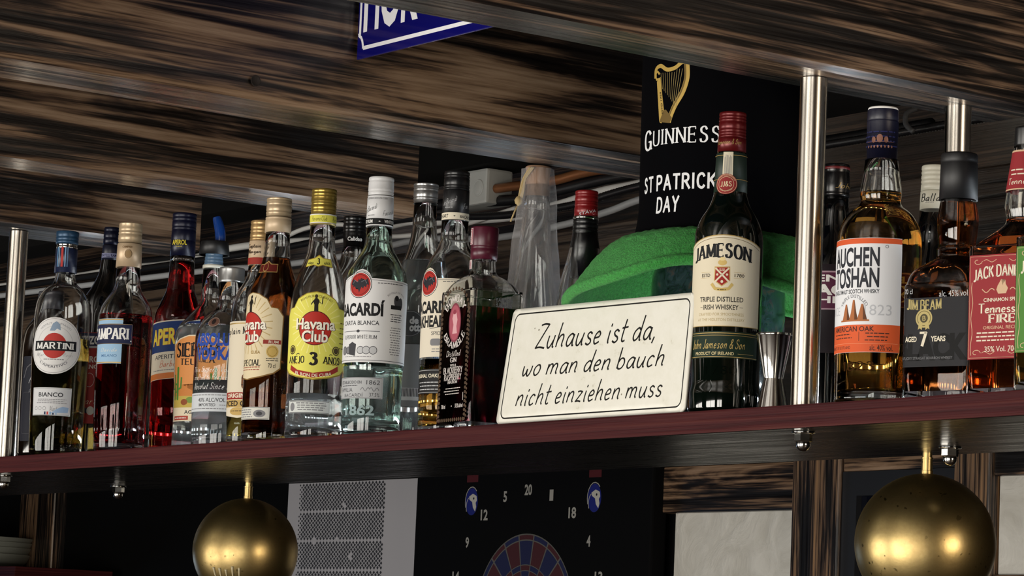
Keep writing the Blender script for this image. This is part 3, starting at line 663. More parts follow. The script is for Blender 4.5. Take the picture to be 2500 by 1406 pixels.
p.add(S('Amaro', -2, r(925), 15, 34, wv=.07, wh=.04, serif=0, slant=.3), silvl); p.add(lines(-14, 14, r(1000), 2, 4, 1), greyi); p.done('front_label', b.root)

b = Bottle('vermouth_bottle', 'clear bottle with round white label, red disc, black bar and blue screw cap', -.918, .040, .3071, 1115, 566, 1808)
b.body([(1106, 64, 5), (1000, 67), (880, 70), (775, 69.5, 14), (735, 65, 30), (710, 50, 22), (694, 29, 12), (680, 24.5, 6), (668, 23.5), (604, 22)], glass, .0026, liq_pale, 830)
b.cap('cap', 566, 597, 28, 27.5, M('petrol_blue_cap', '#20405c', .35, .3), (580, 588))
b.cap('neck_ring', 596, 609, 25.5, 25.5, chrome, (602,), top=False)
b.cap('neck_sleeve', 608, 668, 26.5, 27.5, M('dark_blue_sleeve', '#141d38', .35), top=False)
p = b.label(-50, rad=27*b.rs)
for u_, c_, w_ in ((-7, '#5a86ad', 1.6), (-4.2, '#8fa6bd', 1.0), (0, '#a8342f', 3.0), (4.4, '#6f93b5', 1.6), (7.4, '#54708f', 1.6)): p.add(rect(u_-w_/2, r(666)+1, u_+w_/2, r(616)), ink(c_), 2)
r = b.v
p.done('sleeve_stripes', b.root); p = b.label(-42); c0 = r(852)
p.add(disc(0, c0, 38.5), ink('#d2d1d0')); p.add(ring(0, c0, 36.8, 36.8, .5), greyi); p.add(ring(0, c0, 26.5, 26.5, .4), ink('#9a9a9c'))
p.add(disc(0, c0, 17.2), ink('#a8322c')); p.add(rect(-31, c0-6.6, 31, c0+6.6), ink('#15161a')); p.add(S('MARTINI', 0, c0, 9.2, 55, wv=.2, wh=.1), white)
p.add(polar([[((q[0]), q[1]) for q in P] for P in fit(bf("L'APERITIVO", .01), 0, 1.6, 3.4, 44)], 0, c0, 30, True), ink('#55565c'))
p.add(polar(fit(bf('VERMUT  SPUMANTI', 0), 0, 1.4, 2.6, 46), 0, c0, 29.5), ink('#8c8d92'))
p.add([[(-7, c0+20), (-3, c0+30), (2, c0+33), (7, c0+29), (8, c0+21), (3, c0+23), (0, c0+20)]], ink('#7e90a4')); p.add(S('Mar', -20, c0-12, 5, 14, wv=.06, wh=.04, serif=0, slant=.4), greyi); p.add(S('Rossi', 20, c0-12, 5, 14, wv=.06, wh=.04, serif=0, slant=.4), greyi)
p.add(lines(-16, 16, c0-19, 1, 3, 1.0), greyi)
p.done('round_label', b.root)
p = b.label(-44); p.add(rect(-30, r(1020), 30, r(953)), ink('#c3c4c6')); p.add(outline([(-28.5, r(1018)), (28.5, r(1018)), (28.5, r(955)), (-28.5, r(955))], .4), greyi)
p.add(T('BIANCO', 0, r(970), 6, 36, .02), ink('#26272c')); p.add(lines(-24, 24, r(982), 3, 2.4, .8), greyi)
for k in range(3): p.add(ring(-22+k*7, r(1003), 2.6, 2.6, .5, 14), greyi)
p.add(S('Martini', 8, r(1003), 7, 16, wv=.07, wh=.05, serif=0, slant=.3), ink('#33343c')); p.add([[(2, r(1014)), (26, r(1012)), (27, r(1000)), (18, r(998)), (10, r(1004))]], ink('#8da6c4'))
for k, c_ in enumerate(('#20304f', '#a8342f', '#6f93b5', '#20304f', '#8fa6bd')): p.add(rect(-8+k*4, r(1018), -5.5+k*4, r(1011)), ink(c_), 3)
p.done('lower_label', b.root)

b = Bottle('amaro_bottle', 'black bottle with navy neck and red label behind the clear vermouth bottle', -.977, .14, .3298, 1131, 556, 1763)
b.body([(1120, 64, 5), (760, 66, 20), (730, 60, 24), (700, 40, 18), (670, 27, 10), (630, 22), (600, 21)], blk_glass, None)
b.cap('cap', 556, 600, 20, 21, M('navy_cap', '#10142a', .3, .3), (566, 582)); b.cap('neck_sleeve', 600, 640, 21.5, 23, M('navy_sleeve', '#0e1226', .4), top=False)
r = b.v; p = b.label(-48, rad=.0128); p.add(rect(-13, r(632), 13, r(621)), ink('#8d90b0')); p.add(T('FRATELLI RAM', 0, r(626.5), 4, 24, .02), navy); p.done('neck_band', b.root)
p = b.label(-70); p.add(rect(-45, r(1040), 45, r(820)), ink('#8f2a2a')); p.add(rect(-45, r(855), 45, r(822)), ink('#1b2246')); p.add(rect(-45, r(858), 45, r(853)), silvl); p.add(T('RAMAZZOTTI', 0, r(839), 12, 74, .04), white)
p.add(T('AMARO', 0, r(885), 9, 40, .03), white); p.add(T('AUSANO', 0, r(903), 6, 38, .02), white); p.add(S('Amaro', 0, r(985), 10, 40, wv=.07, wh=.05, serif=0, slant=.3), cream); p.add(rect(-45, r(1015), 45, r(1003)), navy); p.add(disc(10, r(1009), 6), silvl); p.add(ring(6, r(935), 8, 10, .7, 16), silvl)
p.done('front_label', b.root)

b = Bottle('bitter_bottle', 'dark red bitter bottle with tan foil cap and light-blue label', -.760, .050, .3050, 1108, 546, 1862)
b.body([(1099, 61, 5), (1050, 64), (960, 66), (785, 66, 14), (756, 63, 26), (735, 52, 22), (713, 36, 12), (698, 31, 6), (655, 29)], glass, .0028, liq_dkred, 772)
b.cap('cap', 546, 596, 28.5, 29.5, tan_cap, (566, 574, 588), (549, 559)); b.cap('capsule', 596, 655, 30, 31.5, M('tan_foil_capsule', '#b7a083', .4, .3), top=False)
r = b.v; p = b.label(-40, rad=31.2*b.rs); p.add(T('CAMPARI', 0, r(607), 2.8, 13, .02), ink('#6b5234')); p.add(disc(2, r(624), 4.2, 5), ink('#8d7350')); p.add(ring(2, r(624), 5, 6, .5, 20), ink('#6b5234')); p.done('capsule_print', b.root)
p = b.label(-69); p.add(rect(-22, r(895), 22, r(786)), ink('#8fb0cb')); p.add(rect(-22, r(790), 22, r(787)), goldi); p.add(rect(-22, r(894), 22, r(891)), goldi)
p.add(rect(-35, r(848), 35, r(799)), navy); p.add(outline([(-34, r(847)), (34, r(847)), (34, r(800)), (-34, r(800))], .5), goldi); p.add(S('CAMPARI', -.5, r(823), 16, 62, wv=.24, wh=.11), white); p.add(disc(33.2, r(840), .8), white)
p.add(S('Davide', 3, r(862), 5, 26, wv=.08, wh=.05, serif=0, slant=.3), cream); p.add(T('MILANO', 4, r(876), 3.6, 24, .01), ink('#4a6f96')); p.done('front_label', b.root)
# flutes pressed into the foot of the bottle
for k in range(9):
    a = math.radians(-100+k*14); bm = bmesh.new(); rr_c = 63*b.rs; tube(bm, [(rr_c*math.cos(a), rr_c*math.sin(a), b.z(1066-i*16)) for i in range(4)], lambda t: .0011*math.sin(PI*(.15+.7*t)), 6); mesh_obj('flute', bm, M('dark_red_glass', '#23060a', .05, coat=1), b.root)

b = Bottle('aperitif_bottle', 'bright red aperitif bottle with navy cap and blue and cream label', -.829, .17, .3392, 1128, 522, 1806)
b.body([(1118, 59, 5), (1000, 60), (800, 62, 14), (772, 60, 18), (742, 48, 14), (714, 36, 8), (690, 32, 4), (640, 30), (628, 29)], glass, .0026, liq_red, 641)
b.cap('cap', 522, 628, 29.5, 31, M('dark_navy_cap', '#0a0d26', .35, .2), (532, 541, 556, 563, 590))
r = b.v; p = b.label(-50, rad=31*b.rs); p.add(T('APEROL', 0, r(596), 7, 22, .03), ink('#d8c441')); p.add(lines(-5, 5, r(607), 1, 2, .8), ink('#d8c441')); p.done('cap_print', b.root)
tilt = lambda P: [[(x, y+.10*x) for x, y in q] for q in P]
p = b.label(-50); p.add(tilt(rect(-44, r(932), 44, r(790))), cream); p.add(tilt(rect(-44, r(866), 44, r(793))), ink('#223a6e')); p.add(tilt(rect(-44, r(931), 44, r(917))), ink('#c8743a'))
p.add(tilt(T('APEROL', .6, r(829.5), 23, 62, .04)), ink('#c2541f')); p.add(tilt(T('APEROL', 0, r(829), 23, 62, .03)), ink('#e3cf4b')); p.add(tilt(T('APERITIVO', 0, r(878), 6, 46, .01)), dgrey); p.add(tilt(S('Barbieri', 4, r(895), 9, 34, wv=.09, wh=.06, serif=0, slant=.3)), ink('#c2541f')); p.add(tilt(lines(-34, 34, r(911), 1, 3, 1)), greyi)
p.done('front_label', b.root)

b = Bottle('tequila_bottle', 'clear tequila bottle with blue pour spout and orange cactus label', -.710, .15, .2880, 1119, 590, 1854)
b.body([(1110, 80, 6), (1030, 80), (850, 85), (806, 82, 16), (748, 32, 12), (735, 26.5, 5), (656, 25)], glass, .0028, liq_clear, 800)
b.cap('neck_collar', 648, 657, 27, 27, M('pale_collar', '#c9c7bb', .4), top=False); b.cap('pourer_collar', 618, 650, 21, 24, M('blue_tinted_plastic', '#6f8fae', .2, 0, .5), (626, 634, 642)); b.cap('pourer_cap', 590, 624, 34, 38, M('black_rubber', '#0e0e10', .45), ())
bm = bmesh.new(); ax = Vector((.586, .81, 0)); q = lambda px, row: ax*(px*b.rs)+Vector((0, 0, b.z(row)))
tube(bm, spline([q(13, 592), q(13, 578), q(11, 562), q(7, 548), q(3, 536), q(1, 529)], 6), lambda t: .0068-.0018*t+.001*math.sin(t*PI), 16); mesh_obj('spout', bm, M('blue_spout', '#16418f', .12, 0, .35, coat=.5), b.root)
r = b.v; p = b.label(-52)
org, tanl = ink('#d08b4f'), ink('#c9b48c')
p.add([[(-44, r(1036)), (44, r(1036)), (44, r(850)), (30, r(836)), (12, r(828)), (-12, r(828)), (-30, r(836)), (-44, r(850))]], ink('#d9ccb1')); p.add([[(-42, r(1003)), (42, r(1003)), (42, r(852)), (28, r(838)), (12, r(831)), (-12, r(831)), (-28, r(838)), (-42, r(852))]], org)
p.add(rect(-42, r(1003), 42, r(962)), ink('#b9a24e')); p.add([[(-42, r(968)), (-20, r(948)), (0, r(965)), (18, r(944)), (42, r(966)), (42, r(975)), (-42, r(975))]], ink('#c07a3e'))
p.add(S('SIERRA', 0, r(864), 20, 70, wv=.24, wh=.1), ink('#141214')); p.add(S('TEQUILA', 0, r(893), 9, 50, wv=.2, wh=.09), ink('#241a14'))
gr = ink('#4f7a35')
for cx_, s_ in ((-30, 1.), (-37, .7), (26, .9)):
    yb_ = r(985); p.add(rrect(cx_-2.4*s_, yb_, cx_+2.4*s_, yb_+44*s_, 2.2*s_), gr); p.add(ribbon([(cx_, yb_+14*s_), (cx_+7*s_, yb_+16*s_), (cx_+8*s_, yb_+30*s_)], lambda a: 3.2*s_), gr); p.add(ribbon([(cx_, yb_+20*s_), (cx_-7*s_, yb_+22*s_), (cx_-8*s_, yb_+34*s_)], lambda a: 3.0*s_), gr)
p.add(disc(-6, r(985), 7, 4), ink('#6f8b3f')); p.add(disc(8, r(990), 9, 5), ink('#57702f')); p.add(disc(-16, r(990), 6, 4), ink('#8a4a2a'))
p.add(T('AGAVE', 0, r(1014), 5, 30, .02), dgrey); p.add(rrect(-38, r(1033), -8, r(1023), 1), ink('#a8483a')); p.add(lines(-36, -10, r(1029), 1, 2, 1), white); p.add(lines(0, 38, r(1028), 1, 2, 1.4), dgrey)
p.done('front_label', b.root)

b = Bottle('vodka_bottle', 'short clear vodka bottle with blue print and silver cap', -.577, .10, .2363, 1104, 655, 1918)
b.body([(1094, 78, 5), (1060, 80), (830, 82, 12), (800, 77, 18), (774, 56, 18), (758, 35, 9), (745, 31.5, 4), (690, 30)], glass, .0030, liq_clear, 935)
b.cap('cap', 655, 692, 31.5, 31.5, silv, (690,), (660, 686))
r = b.v; p = b.label(-57); bl = ink('#23459c')
p.add(T('ABSOLUT', 0, r(838), 17, 62, .05), bl); p.add(T('VODKA', 0, r(872), 17, 56, .05), bl)
for t_, rw in (('Country of Sweden', 0), ('This Superb Vodka', 912), ('crafted to Perfection', 930), ('Absolut Since 1879', 950)):
    if rw: p.add(S(t_, 0, r(rw), 9, 66, wv=.085, wh=.06, serif=0, slant=.35), white)
p.add(rect(-60, r(1012), 60, r(967)), ink('#c4c8cc')); p.add(lines(-46, 46, r(973), 1, 3, 1), greyi); p.add(T('40% ALC/VOL', 0, r(984), 5.2, 40, .01), dgrey); p.add(T('IMPORTED', -6, r(996), 4, 26, .01), dgrey); p.add(lines(12, 40, r(997), 1, 3, .9), greyi); p.add(lines(-46, 46, r(1006), 1, 3, 1), greyi)
p.done('body_print', b.root)
p = b.label(-62, 3); p.add(disc(0, r(795), 8.5, 5.5), ink('#6a4b40')); p.add(ring(0, r(795), 9.2, 6.2, .6, 24), ink('#a08c80')); p.add(disc(0, r(794), 3.4, 3.6), ink('#2c211f')); p.done('medallion', b.root)

b = Bottle('spiced_rum_bottle', 'gold spiced rum bottle with cream label, wedged between vodka and dark rum', -.458, .070, .2827, 1092, 540, 1975)
b.body([(1084, 62, 5), (1000, 65), (770, 67, 18), (735, 62, 26), (705, 46, 22), (680, 32, 10), (650, 29)], glass, .0026, liq_gold, 1000)
b.cap('cap', 540, 590, 28.5, 29.5, M('bronze_foil_cap', '#a98a5c', .3, .5), (550, 562, 570, 582)); b.cap('capsule', 590, 650, 30, 31, M('cream_capsule', '#b9a183', .45), top=False)
r = b.v; p = b.label(-70, rad=31*b.rs); p.add(rect(-22, r(650)+.3, 22, r(633)), ink('#8f2a22')); p.add(S('Captain', 0, r(606), 6.5, 20, wv=.2, wh=.12, serif=.05), ink('#3a2a1c')); p.add(S('Morgan', 0, r(620), 6.5, 20, wv=.2, wh=.12, serif=.05), ink('#3a2a1c')); p.done('capsule_print', b.root)
p = b.label(-67); p.add([[(-42, r(1015)), (0, r(1026)), (42, r(1015)), (42, r(792)), (-42, r(792))]], ink('#d3c9b4')); p.add(rect(-42, r(799), 42, r(796)), goldi); p.add(S('Captain Morgan', 0, r(818), 13, 72, wv=.17, wh=.1, serif=.05), ink('#1d1716'))
p.add(rect(-42, r(981), 42, r(964)), ink('#8f2a22')); p.add(T('ORIGINAL', 0, r(972), 5.5, 44, .03), cream); p.add(rect(-42, r(1000), 42, r(982)), ink('#b8995a')); p.add(T('SPICED GOLD', 0, r(991), 7, 62, .03), ink('#2a1d14')); p.add(disc(0, r(1010), 14, 5), ink('#b8995a')); p.add(lines(-12, 12, r(1010), 1, 2, 1), ink('#5a4326'))
bar = ink('#6b4228'); p.add(rrect(4, r(958), 24, r(918), 6), bar); p.add(ribbon([(4, r(930)), (24, r(930))], lambda a: 1.2), ink('#2e1c12')); p.add(ribbon([(4, r(946)), (24, r(946))], lambda a: 1.2), ink('#2e1c12')); p.done('front_label', b.root)

def havana(b, phi, pal, mini):
    """crested rum label with sun rays and a red disc"""
    r = b.v; base, ray, bord = pal; p = b.label(phi); cc = r(808)
    shape = [(-44, r(905)), (-36, r(917)), (-20, r(926)), (0, r(932)), (20, r(926)), (36, r(917)), (44, r(905)), (45, r(780)), (38, r(762)), (30, r(760)), (24, r(740)), (12, r(727)), (0, r(723)), (-12, r(727)), (-24, r(740)), (-30, r(760)), (-38, r(762)), (-45, r(780))]
    p.add([[(x*1.03, cc+(y-cc)*1.025) for x, y in shape]], bord); p.add([shape], base)
    rays = []
    for k in range(26):
        a = 2*PI*k/26+.1; q = lambda rr_, da: (rr_*math.cos(a+da), cc+4+rr_*1.1*math.sin(a+da)); rays.append([q(20, -.02), q(33, -.02), q(33, .02), q(20, .02)])
    p.add(rays, ray); p.add(disc(0, cc-1, 20.5, 20.5), ink('#5a1512')); p.add(disc(0, cc-1, 19.5, 19.5), ink('#ab2a20'))
    for dx, cl_ in ((.7, ink('#2b1210')), (0, ink('#e6dfcf'))):
        p.add(T('Havana', dx*.8, r(800)-dx*.6, 13.5, 50, .05 if dx else .025), cl_); p.add(T('Club', dx*.8, r(830)-dx*.6, 14, 32, .05 if dx else .025), cl_)
    bk = ink('#1c160f'); y0 = r(770)
    p.add([[(-2, y0), (3, y0), (2.6, y0+8), (4, y0+13), (1.5, y0+16), (-1.5, y0+16), (-3.6, y0+12), (-2, y0+8)]]+disc(0, y0+18.3, 2, 2.4, 12)+ribbon([(3, y0+12), (7, y0+9), (8, y0+18)], lambda a: 1.2)+ribbon([(-3, y0+13), (-6, y0+8)], lambda a: 1.2), bk)
    return p, r, cc, bk
b = Bottle('dark_rum_bottle', 'dark amber rum bottle with tan cap and cream crested label', -.388, .050, .3018, 1085, 485, 2011)
b.body([(1077, 65.5, 5), (1000, 66), (760, 67, 16), (725, 64, 22), (695, 55, 20), (665, 43, 16), (638, 34, 10), (600, 31), (570, 30)], glass, .0028, liq_dkamber, 632)
b.cap('cap', 485, 532, 31, 31.5, tan_cap, (496, 503, 518, 525), (488, 493)); b.cap('capsule', 532, 570, 32, 32.5, M('cream_foil_capsule', '#c2ab8c', .42, .15), (537,), top=False)
r = b.v; p = b.label(-62, 2.5); p.add([[(-20, r(668)-2), (20, r(668)-2), (22, r(650)), (8, r(650)), (0, r(642)), (-8, r(650)), (-22, r(650))]], goldi); p.add([[(-19, r(668)-1), (19, r(668)-1), (20.5, r(652)), (7, r(652)), (0, r(645)), (-7, r(652)), (-20.5, r(652))]], ink('#5a1a14')); p.add(ring(-4, r(658), 6, 6, 1, 20), goldi); p.done('neck_label', b.root)
p, r, cc, bk = havana(b, -89, (ink('#d5c6a4'), ink('#b79f6e'), ink('#7a5a2c')), False)
p.add(S('ESPECIAL', 0, r(893), 8, 40, wv=.2, wh=.09), bk); p.add(rect(22, r(848), 44, r(838)), ink('#8a2b22')); p.add(T('RUM', 35, r(843), 3.5, 12, .02), cream); p.add(disc(34, r(866), 7.5), ink('#c3a45c')); p.add(ring(34, r(866), 6, 6, .6, 20), ink('#8a6c30')); p.add(lines(26, 42, r(884), 2, 2.4, .9), bk); p.add(T('70 cl', 34, r(900), 5.5, 9, .01), bk); p.add(lines(-24, 24, r(905), 2, 3, 1), ink('#8a2b22')); p.add(T('CUBA', 12, r(868), 4, 14, .02), ink('#8a6c30'))
p.done('front_label', b.root)
p = b.label(-78); p.add(rect(-28, r(1030), 28, r(1000)), ink('#c9c8c0')); p.add(outline([(-26.5, r(1028.5)), (26.5, r(1028.5)), (26.5, r(1001.5)), (-26.5, r(1001.5))], .6), dgrey); p.add(lines(-22, 6, r(1008), 4, 2.8, 1.2), greyi); p.add(disc(15, r(1016), 8, 4.5), greyi); p.add(disc(15, r(1016), 4, 2.5), dgrey); p.done('lower_label', b.root)

b = Bottle('white_rum_bottle', 'clear rum bottle with gold cap and bright yellow crested label', -.286, .050, .3027, 1078, 463, 2057)
b.body([(1070, 69.5, 5), (1000, 70), (760, 71, 16), (725, 69, 24), (692, 60, 22), (660, 50, 20), (626, 36, 14), (590, 32), (550, 30)], glass, .0030, liq_clear, 966)
b.cap('cap', 463, 528, 31, 31.5, M('gold_cap', '#a78d45', .28, .75), (472, 480, 497, 503, 514, 520), (484, 493)); b.cap('capsule', 528, 553, 32, 32.5, M('gold_capsule', '#b39f62', .35, .5), top=False)
r = b.v; p = b.label(-44, rad=32.4*b.rs); p.add(rect(-30, r(549), 30, r(527)), white); p.add(rect(-30, r(547), 30, r(529.5)), ink('#d3cc52')); p.add(S('Havana Club', -2, r(538), 5.6, 20, wv=.12, wh=.08, serif=0, slant=.25), ink('#3a3a14')); p.add(S('Rum', 19, r(538), 5, 7, wv=.12, wh=.08, serif=0, slant=.25), ink('#3a3a14')); p.done('capsule_band', b.root)
p = b.label(-40, 2.5); yl = ink('#d6cf5c'); p.add([[(-24, r(660)), (-8, r(655)), (0, r(659)), (8, r(655)), (26, r(660)), (26, r(638)), (9, r(636)), (0, r(628)), (-9, r(636)), (-24, r(640))]], ink('#a2862f')); p.add([[(-23, r(658)), (-8, r(653.5)), (0, r(657)), (8, r(653.5)), (25, r(658)), (25, r(640)), (9, r(638)), (0, r(631)), (-9, r(638)), (-23, r(642))]], yl); p.add(S('3', 0, r(645), 8, 5.5, wv=.24, wh=.16, serif=0), black); p.add(T('AÑOS', 16, r(649), 4, 12, .03), black); p.add(T('AÑEJO', -15, r(650), 4, 12, .03), black); p.done('neck_label', b.root)
p, r, cc, bk = havana(b, -38, (ink('#d9d25e'), ink('#e6e08a'), ink('#96802c')), False)
p.add(polar(fit(bf('RON PURO CUBANO', .0), 0, 1.2, 2.8, 40), 0, r(808), 36), ink('#6b5a1c'))
p.add(S('AÑEJO'.replace('Ñ', 'N'), -24, r(886), 9, 26, wv=.22, wh=.1), bk); p.add(S('3', 0, r(884), 16, 11, wv=.26, wh=.16, serif=0), bk); p.add(S('ANOS', 23, r(886), 9, 24, wv=.22, wh=.1), bk); p.add(ribbon([(-23, r(886)+6), (-20, r(886)+7.2), (-18, r(886)+6.2)], lambda a: .9)+ribbon([(19, r(886)+6), (21, r(886)+7.2), (23, r(886)+6.2)], lambda a: .9), bk)
p.add(lines(-34, -16, r(897), 1, 2, 1.2)+lines(14, 32, r(897), 1, 2, 1.2), ink('#a2862f'))
rib = [(-32, r(898)), (-20, r(911)), (0, r(918)), (20, r(911)), (32, r(898)), (33, r(910)), (20, r(923)), (0, r(930)), (-20, r(923)), (-33, r(910))]; p.add([[rib[0], rib[1], rib[8], rib[9]], [rib[1], rib[2], rib[7], rib[8]], [rib[2], rib[3], rib[6], rib[7]], [rib[3], rib[4], rib[5], rib[6]]], ink('#96281f')); p.add([[(x, y+.0115*x*x*.55) for x, y in q] for q in T('EL RON DE CUBA', 0, r(924), 4, 46, .02)], cream)
for mx in (-30, 28): p.add(disc(mx, r(862), 5.5), ink('#4a3c22')); p.add(ring(mx, r(862), 4.2, 4.2, .6, 18), yl)
p.add(lines(32, 42, r(795), 6, 6, 1.2), ink('#6b5a1c')); p.add(T('40 %vol', 37, r(885), 5, 9, 0), ink('#6b5a1c'))
p.done('front_label', b.root)
p = b.label(-42); p.add(rect(-30, r(1015), 26, r(985)), ink('#c5c9c6')); p.add(outline([(-28.5, r(1013.5)), (24.5, r(1013.5)), (24.5, r(986.5)), (-28.5, r(986.5))], .6), dgrey); p.add(lines(-18, 22, r(992), 4, 2.6, 1.2), greyi); p.add(disc(-23, r(1000), 3.6, 5), greyi); p.done('lower_label', b.root)

b = Bottle('small_cap_bottle', 'bottle with ribbed black cap half hidden behind the yellow-labelled and white-capped bottles', -.370, .15, .2892, 1099, 530, 1988)
b.body([(1090, 60, 5), (720, 62, 22), (690, 52, 22), (640, 33, 14), (606, 27)], glass, .0026)
b.cap('cap', 530, 606, 29, 28.5, M('black_gloss_cap', '#0b0b0d', .25), (540, 548, 560, 567), (569, 575))
r = b.v; p = b.label(-30, rad=29*b.rs); p.add(T('Calidao', 0, r(587), 5.2, 19, .03), white); p.done('cap_print', b.root)

def bat(p, cx, cy, R):
    p.add(disc(cx, cy, R), ink('#191518')); p.add(disc(cx, cy, R*.95), white); p.add(disc(cx, cy, R*.9), ink('#a52a24')); p.add(ring(cx, cy, R*.78, R*.78, R*.04), ink('#5e1512'))
    k = R*.1; w_ = [(0, -6), (.9, -3.6), (1.9, -1.6), (3.2, -3), (4.1, -1), (5.6, -2), (6.1, .2), (7.5, -.2), (6.9, 4.8), (5, 3.6), (3, 2.3), (1.4, 2), (1.3, 3.6), (.9, 4.9), (.4, 3.8)]
    p.add([[(cx+x*k, cy+y*k) for x, y in w_]+[(cx-x*k, cy+y*k) for x, y in w_[:0:-1]]], ink('#26262c'))
    for s_ in (-1, 1): p.add(ribbon([(cx+s_*1.5*k, cy+2*k), (cx+s_*4.4*k, cy+3.6*k), (cx+s_*6*k, cy+1.*k)], lambda a: k*.5), ink('#6b6b74'))
b = Bottle('white_rum_bottle', 'greenish clear rum bottle with white cap and white label with bat roundel', -.163, .050, .3043, 1069, 434, 2114)
b.body([(1061, 71, 6), (1000, 73), (910, 74, 8), (898, 75.5, 8), (700, 76, 14), (672, 73, 24), (646, 60, 22), (614, 39, 16), (594, 33, 8), (555, 31.5)], glass_green, .0034, liq_clear, 900)
b.cap('cap', 434, 480, 31, 32, M('white_cap', '#c9c9ca', .35), (444, 470, 476), (450, 464)); b.cap('capsule', 480, 556, 32.5, 33.5, M('white_capsule', '#cbcbcc', .4), (484,), top=False)
r = b.v; p = b.label(-50, rad=33.3*b.rs); p.add(rect(-40, r(553), 40, r(538)), black); p.add(T('WHITE RUM', -14, r(545.5), 4, 20, .03), white); p.add(T('WHITE RUM', 20, r(545.5), 4, 20, .03), white); p.add([[(3, r(545.5)), (4.5, r(544)), (6, r(545.5)), (4.5, r(547))]], white)
p.add([[(x, y+.3*x) for x, y in q] for q in S('de Bacardi', -8, r(510)+1, 6.5, 18, wv=.09, wh=.06, serif=0, slant=.3)], black); p.add([[(x, y+.25*(x-16)) for x, y in q] for q in S('Facundo', 16, r(522), 6, 16, wv=.09, wh=.06, serif=0, slant=.3)], black); p.add(lines(-12, -2, r(531), 1, 2, .6), black); p.add(T('FERMENTADO EN CUBA', 0, r(489), 2.2, 26, 0), greyi); p.done('capsule_print', b.root)
p = b.label(-65); wl = ink('#d6d6d6'); ed = ink('#2c2c30')
top = [(75, r(693)), (14, r(690)), (11, r(678)), (6, r(670)), (0, r(667)), (-6, r(670)), (-12, r(680)), (-30, r(690)), (-60, r(695))]
p.add([[(-60, r(893)), (75, r(893)), *top]], wl); p.add(ribbon([(-60, r(888)), (74, r(888))], lambda a: .6), ed); p.add(ribbon([(x, y-2) for x, y in top], lambda a: .45), ed)
bat(p, -1, r(706), 15.5); p.add(T('BACARDÍ', -1, r(762), 19, 63, .045), black); p.add(T('CARTA BLANCA', 0, r(798), 5.2, 50, .015), dgrey); p.add(rect(-26, r(818)-.3, 26, r(818)+.3)+[[(-3, r(818)), (0, r(818)-2), (3, r(818)), (0, r(818)+2)]], dgrey); p.add(S('SUPERIOR WHITE RUM', 0, r(832), 4.6, 46, wv=.16, wh=.08), dgrey)
for k, (mx, mr) in enumerate(((-22, 5.2), (-14, 4.5), (-7, 4.5), (4, 4.6), (11, 4.8), (19, 4.8))): p.add(disc(mx, r(864), mr), silvl if k > 2 else greyi); p.add(ring(mx, r(864), mr, mr, .6, 20), dgrey)
p.add([[(-12, r(874)), (-3, r(878)), (-2, r(850)), (-7.5, r(844)), (-13, r(850))]], dgrey); p.add(lines(-24, 22, r(880), 1, 2, .8), greyi)
for (x_, y_) in ((44, 0), (50, 2)): p.add(disc(x_+2, r(742)-y_*1.2, 4, 7, 14), dgrey)
p.add([[(38, r(762)), (54, r(762)), (54, r(752)), (38, r(752))]], black); p.add(disc(46, r(735), 2.6, 3, 12), black); p.add(polar(fit(bf('BOTELLA DE RON', 0), 0, 1, 2, 26), 46, r(758), 17), greyi); p.add(lines(16, 60, r(702), 1, 2, .9), dgrey); p.add(lines(38, 56, r(776), 4, 2.6, 1), dgrey); p.add(lines(38, 56, r(808), 12, 2.8, 1), greyi)
p.done('front_label', b.root)
p = b.label(-60); p.add(rect(-46, r(980), 30, r(929)), ink('#a9abad')); p.add(outline([(-45, r(978.5)), (28.5, r(978.5)), (28.5, r(930.5)), (-45, r(930.5))], .4), dgrey); p.add(T('ESTABLECIDO EN', -13, r(941), 3.6, 34, .01), dgrey); p.add(T('1862', 18, r(941), 5, 16, .0), dgrey); p.add(T('FAMILIA', -20, r(959), 4.6, 24, .0), dgrey); p.add(T('BACARDÍ', -8, r(971), 5, 28, .0), dgrey); p.add(T('37.5%', 20, r(971), 4.4, 12, .0), dgrey); p.add(lines(-30, 0, r(950), 1, 2, .8), dgrey)
for s_ in (-1, 1): p.add(ribbon([(14+s_*k, r(958)+2.2*math.sin(k*.9)) for k in range(0, 12)], lambda a: .5), dgrey)
p.done('lower_label', b.root)
p = b.label(-62); p.add(T('1862', 2, r(1008), 12, 40, .03), M('relief_glint', '#8fa3a4', .08, coat=1)); p.done('embossed_year', b.root)  # pale digits: highlights on the embossed glass put into the colour

b = Bottle('clear_bottle', 'tall clear bottle with plain aluminium screw cap behind the white-capped bottle', -.217, .15, .3147, 1089, 450, 2055)
b.body([(1080, 71, 5), (720, 73, 18), (690, 68, 24), (640, 48, 24), (590, 34, 14), (555, 30), (498, 27.5)], glass, .0026, liq_clear, 640)
b.cap('cap', 450, 499, 31, 30, silv, (462, 468, 484, 490), (453, 459))
r = b.v; p = b.label(-54); p.add(disc(0, r(800), 17, 16), ink('#3b3d40')); p.add(ring(0, r(800), 16, 15, .7), greyi); p.add(T('de', 5, r(792), 9, 11, .05), silvl); p.add(T('ott', 6, r(810), 9, 13, .05), silvl); p.add(rect(-22, r(1000), 22, r(850)), ink('#77797c')); p.add(rect(-16, r(985), 16, r(955)), silvl); p.add([q for k in range(16) for q in rect(-14+k*1.8, r(976), -13+k*1.8, r(956))], dgrey); p.done('front_label', b.root)
p = b.label(-8); p.add(rect(-9, r(1000), 9, r(770)), ink('#8c9196')); p.add(T('III', 0, r(880), 10, 9, .02), ink('#3a5580')); p.add(T('NE', 0, r(906), 7, 9, .02), ink('#3a5580')); p.done('side_label', b.root)

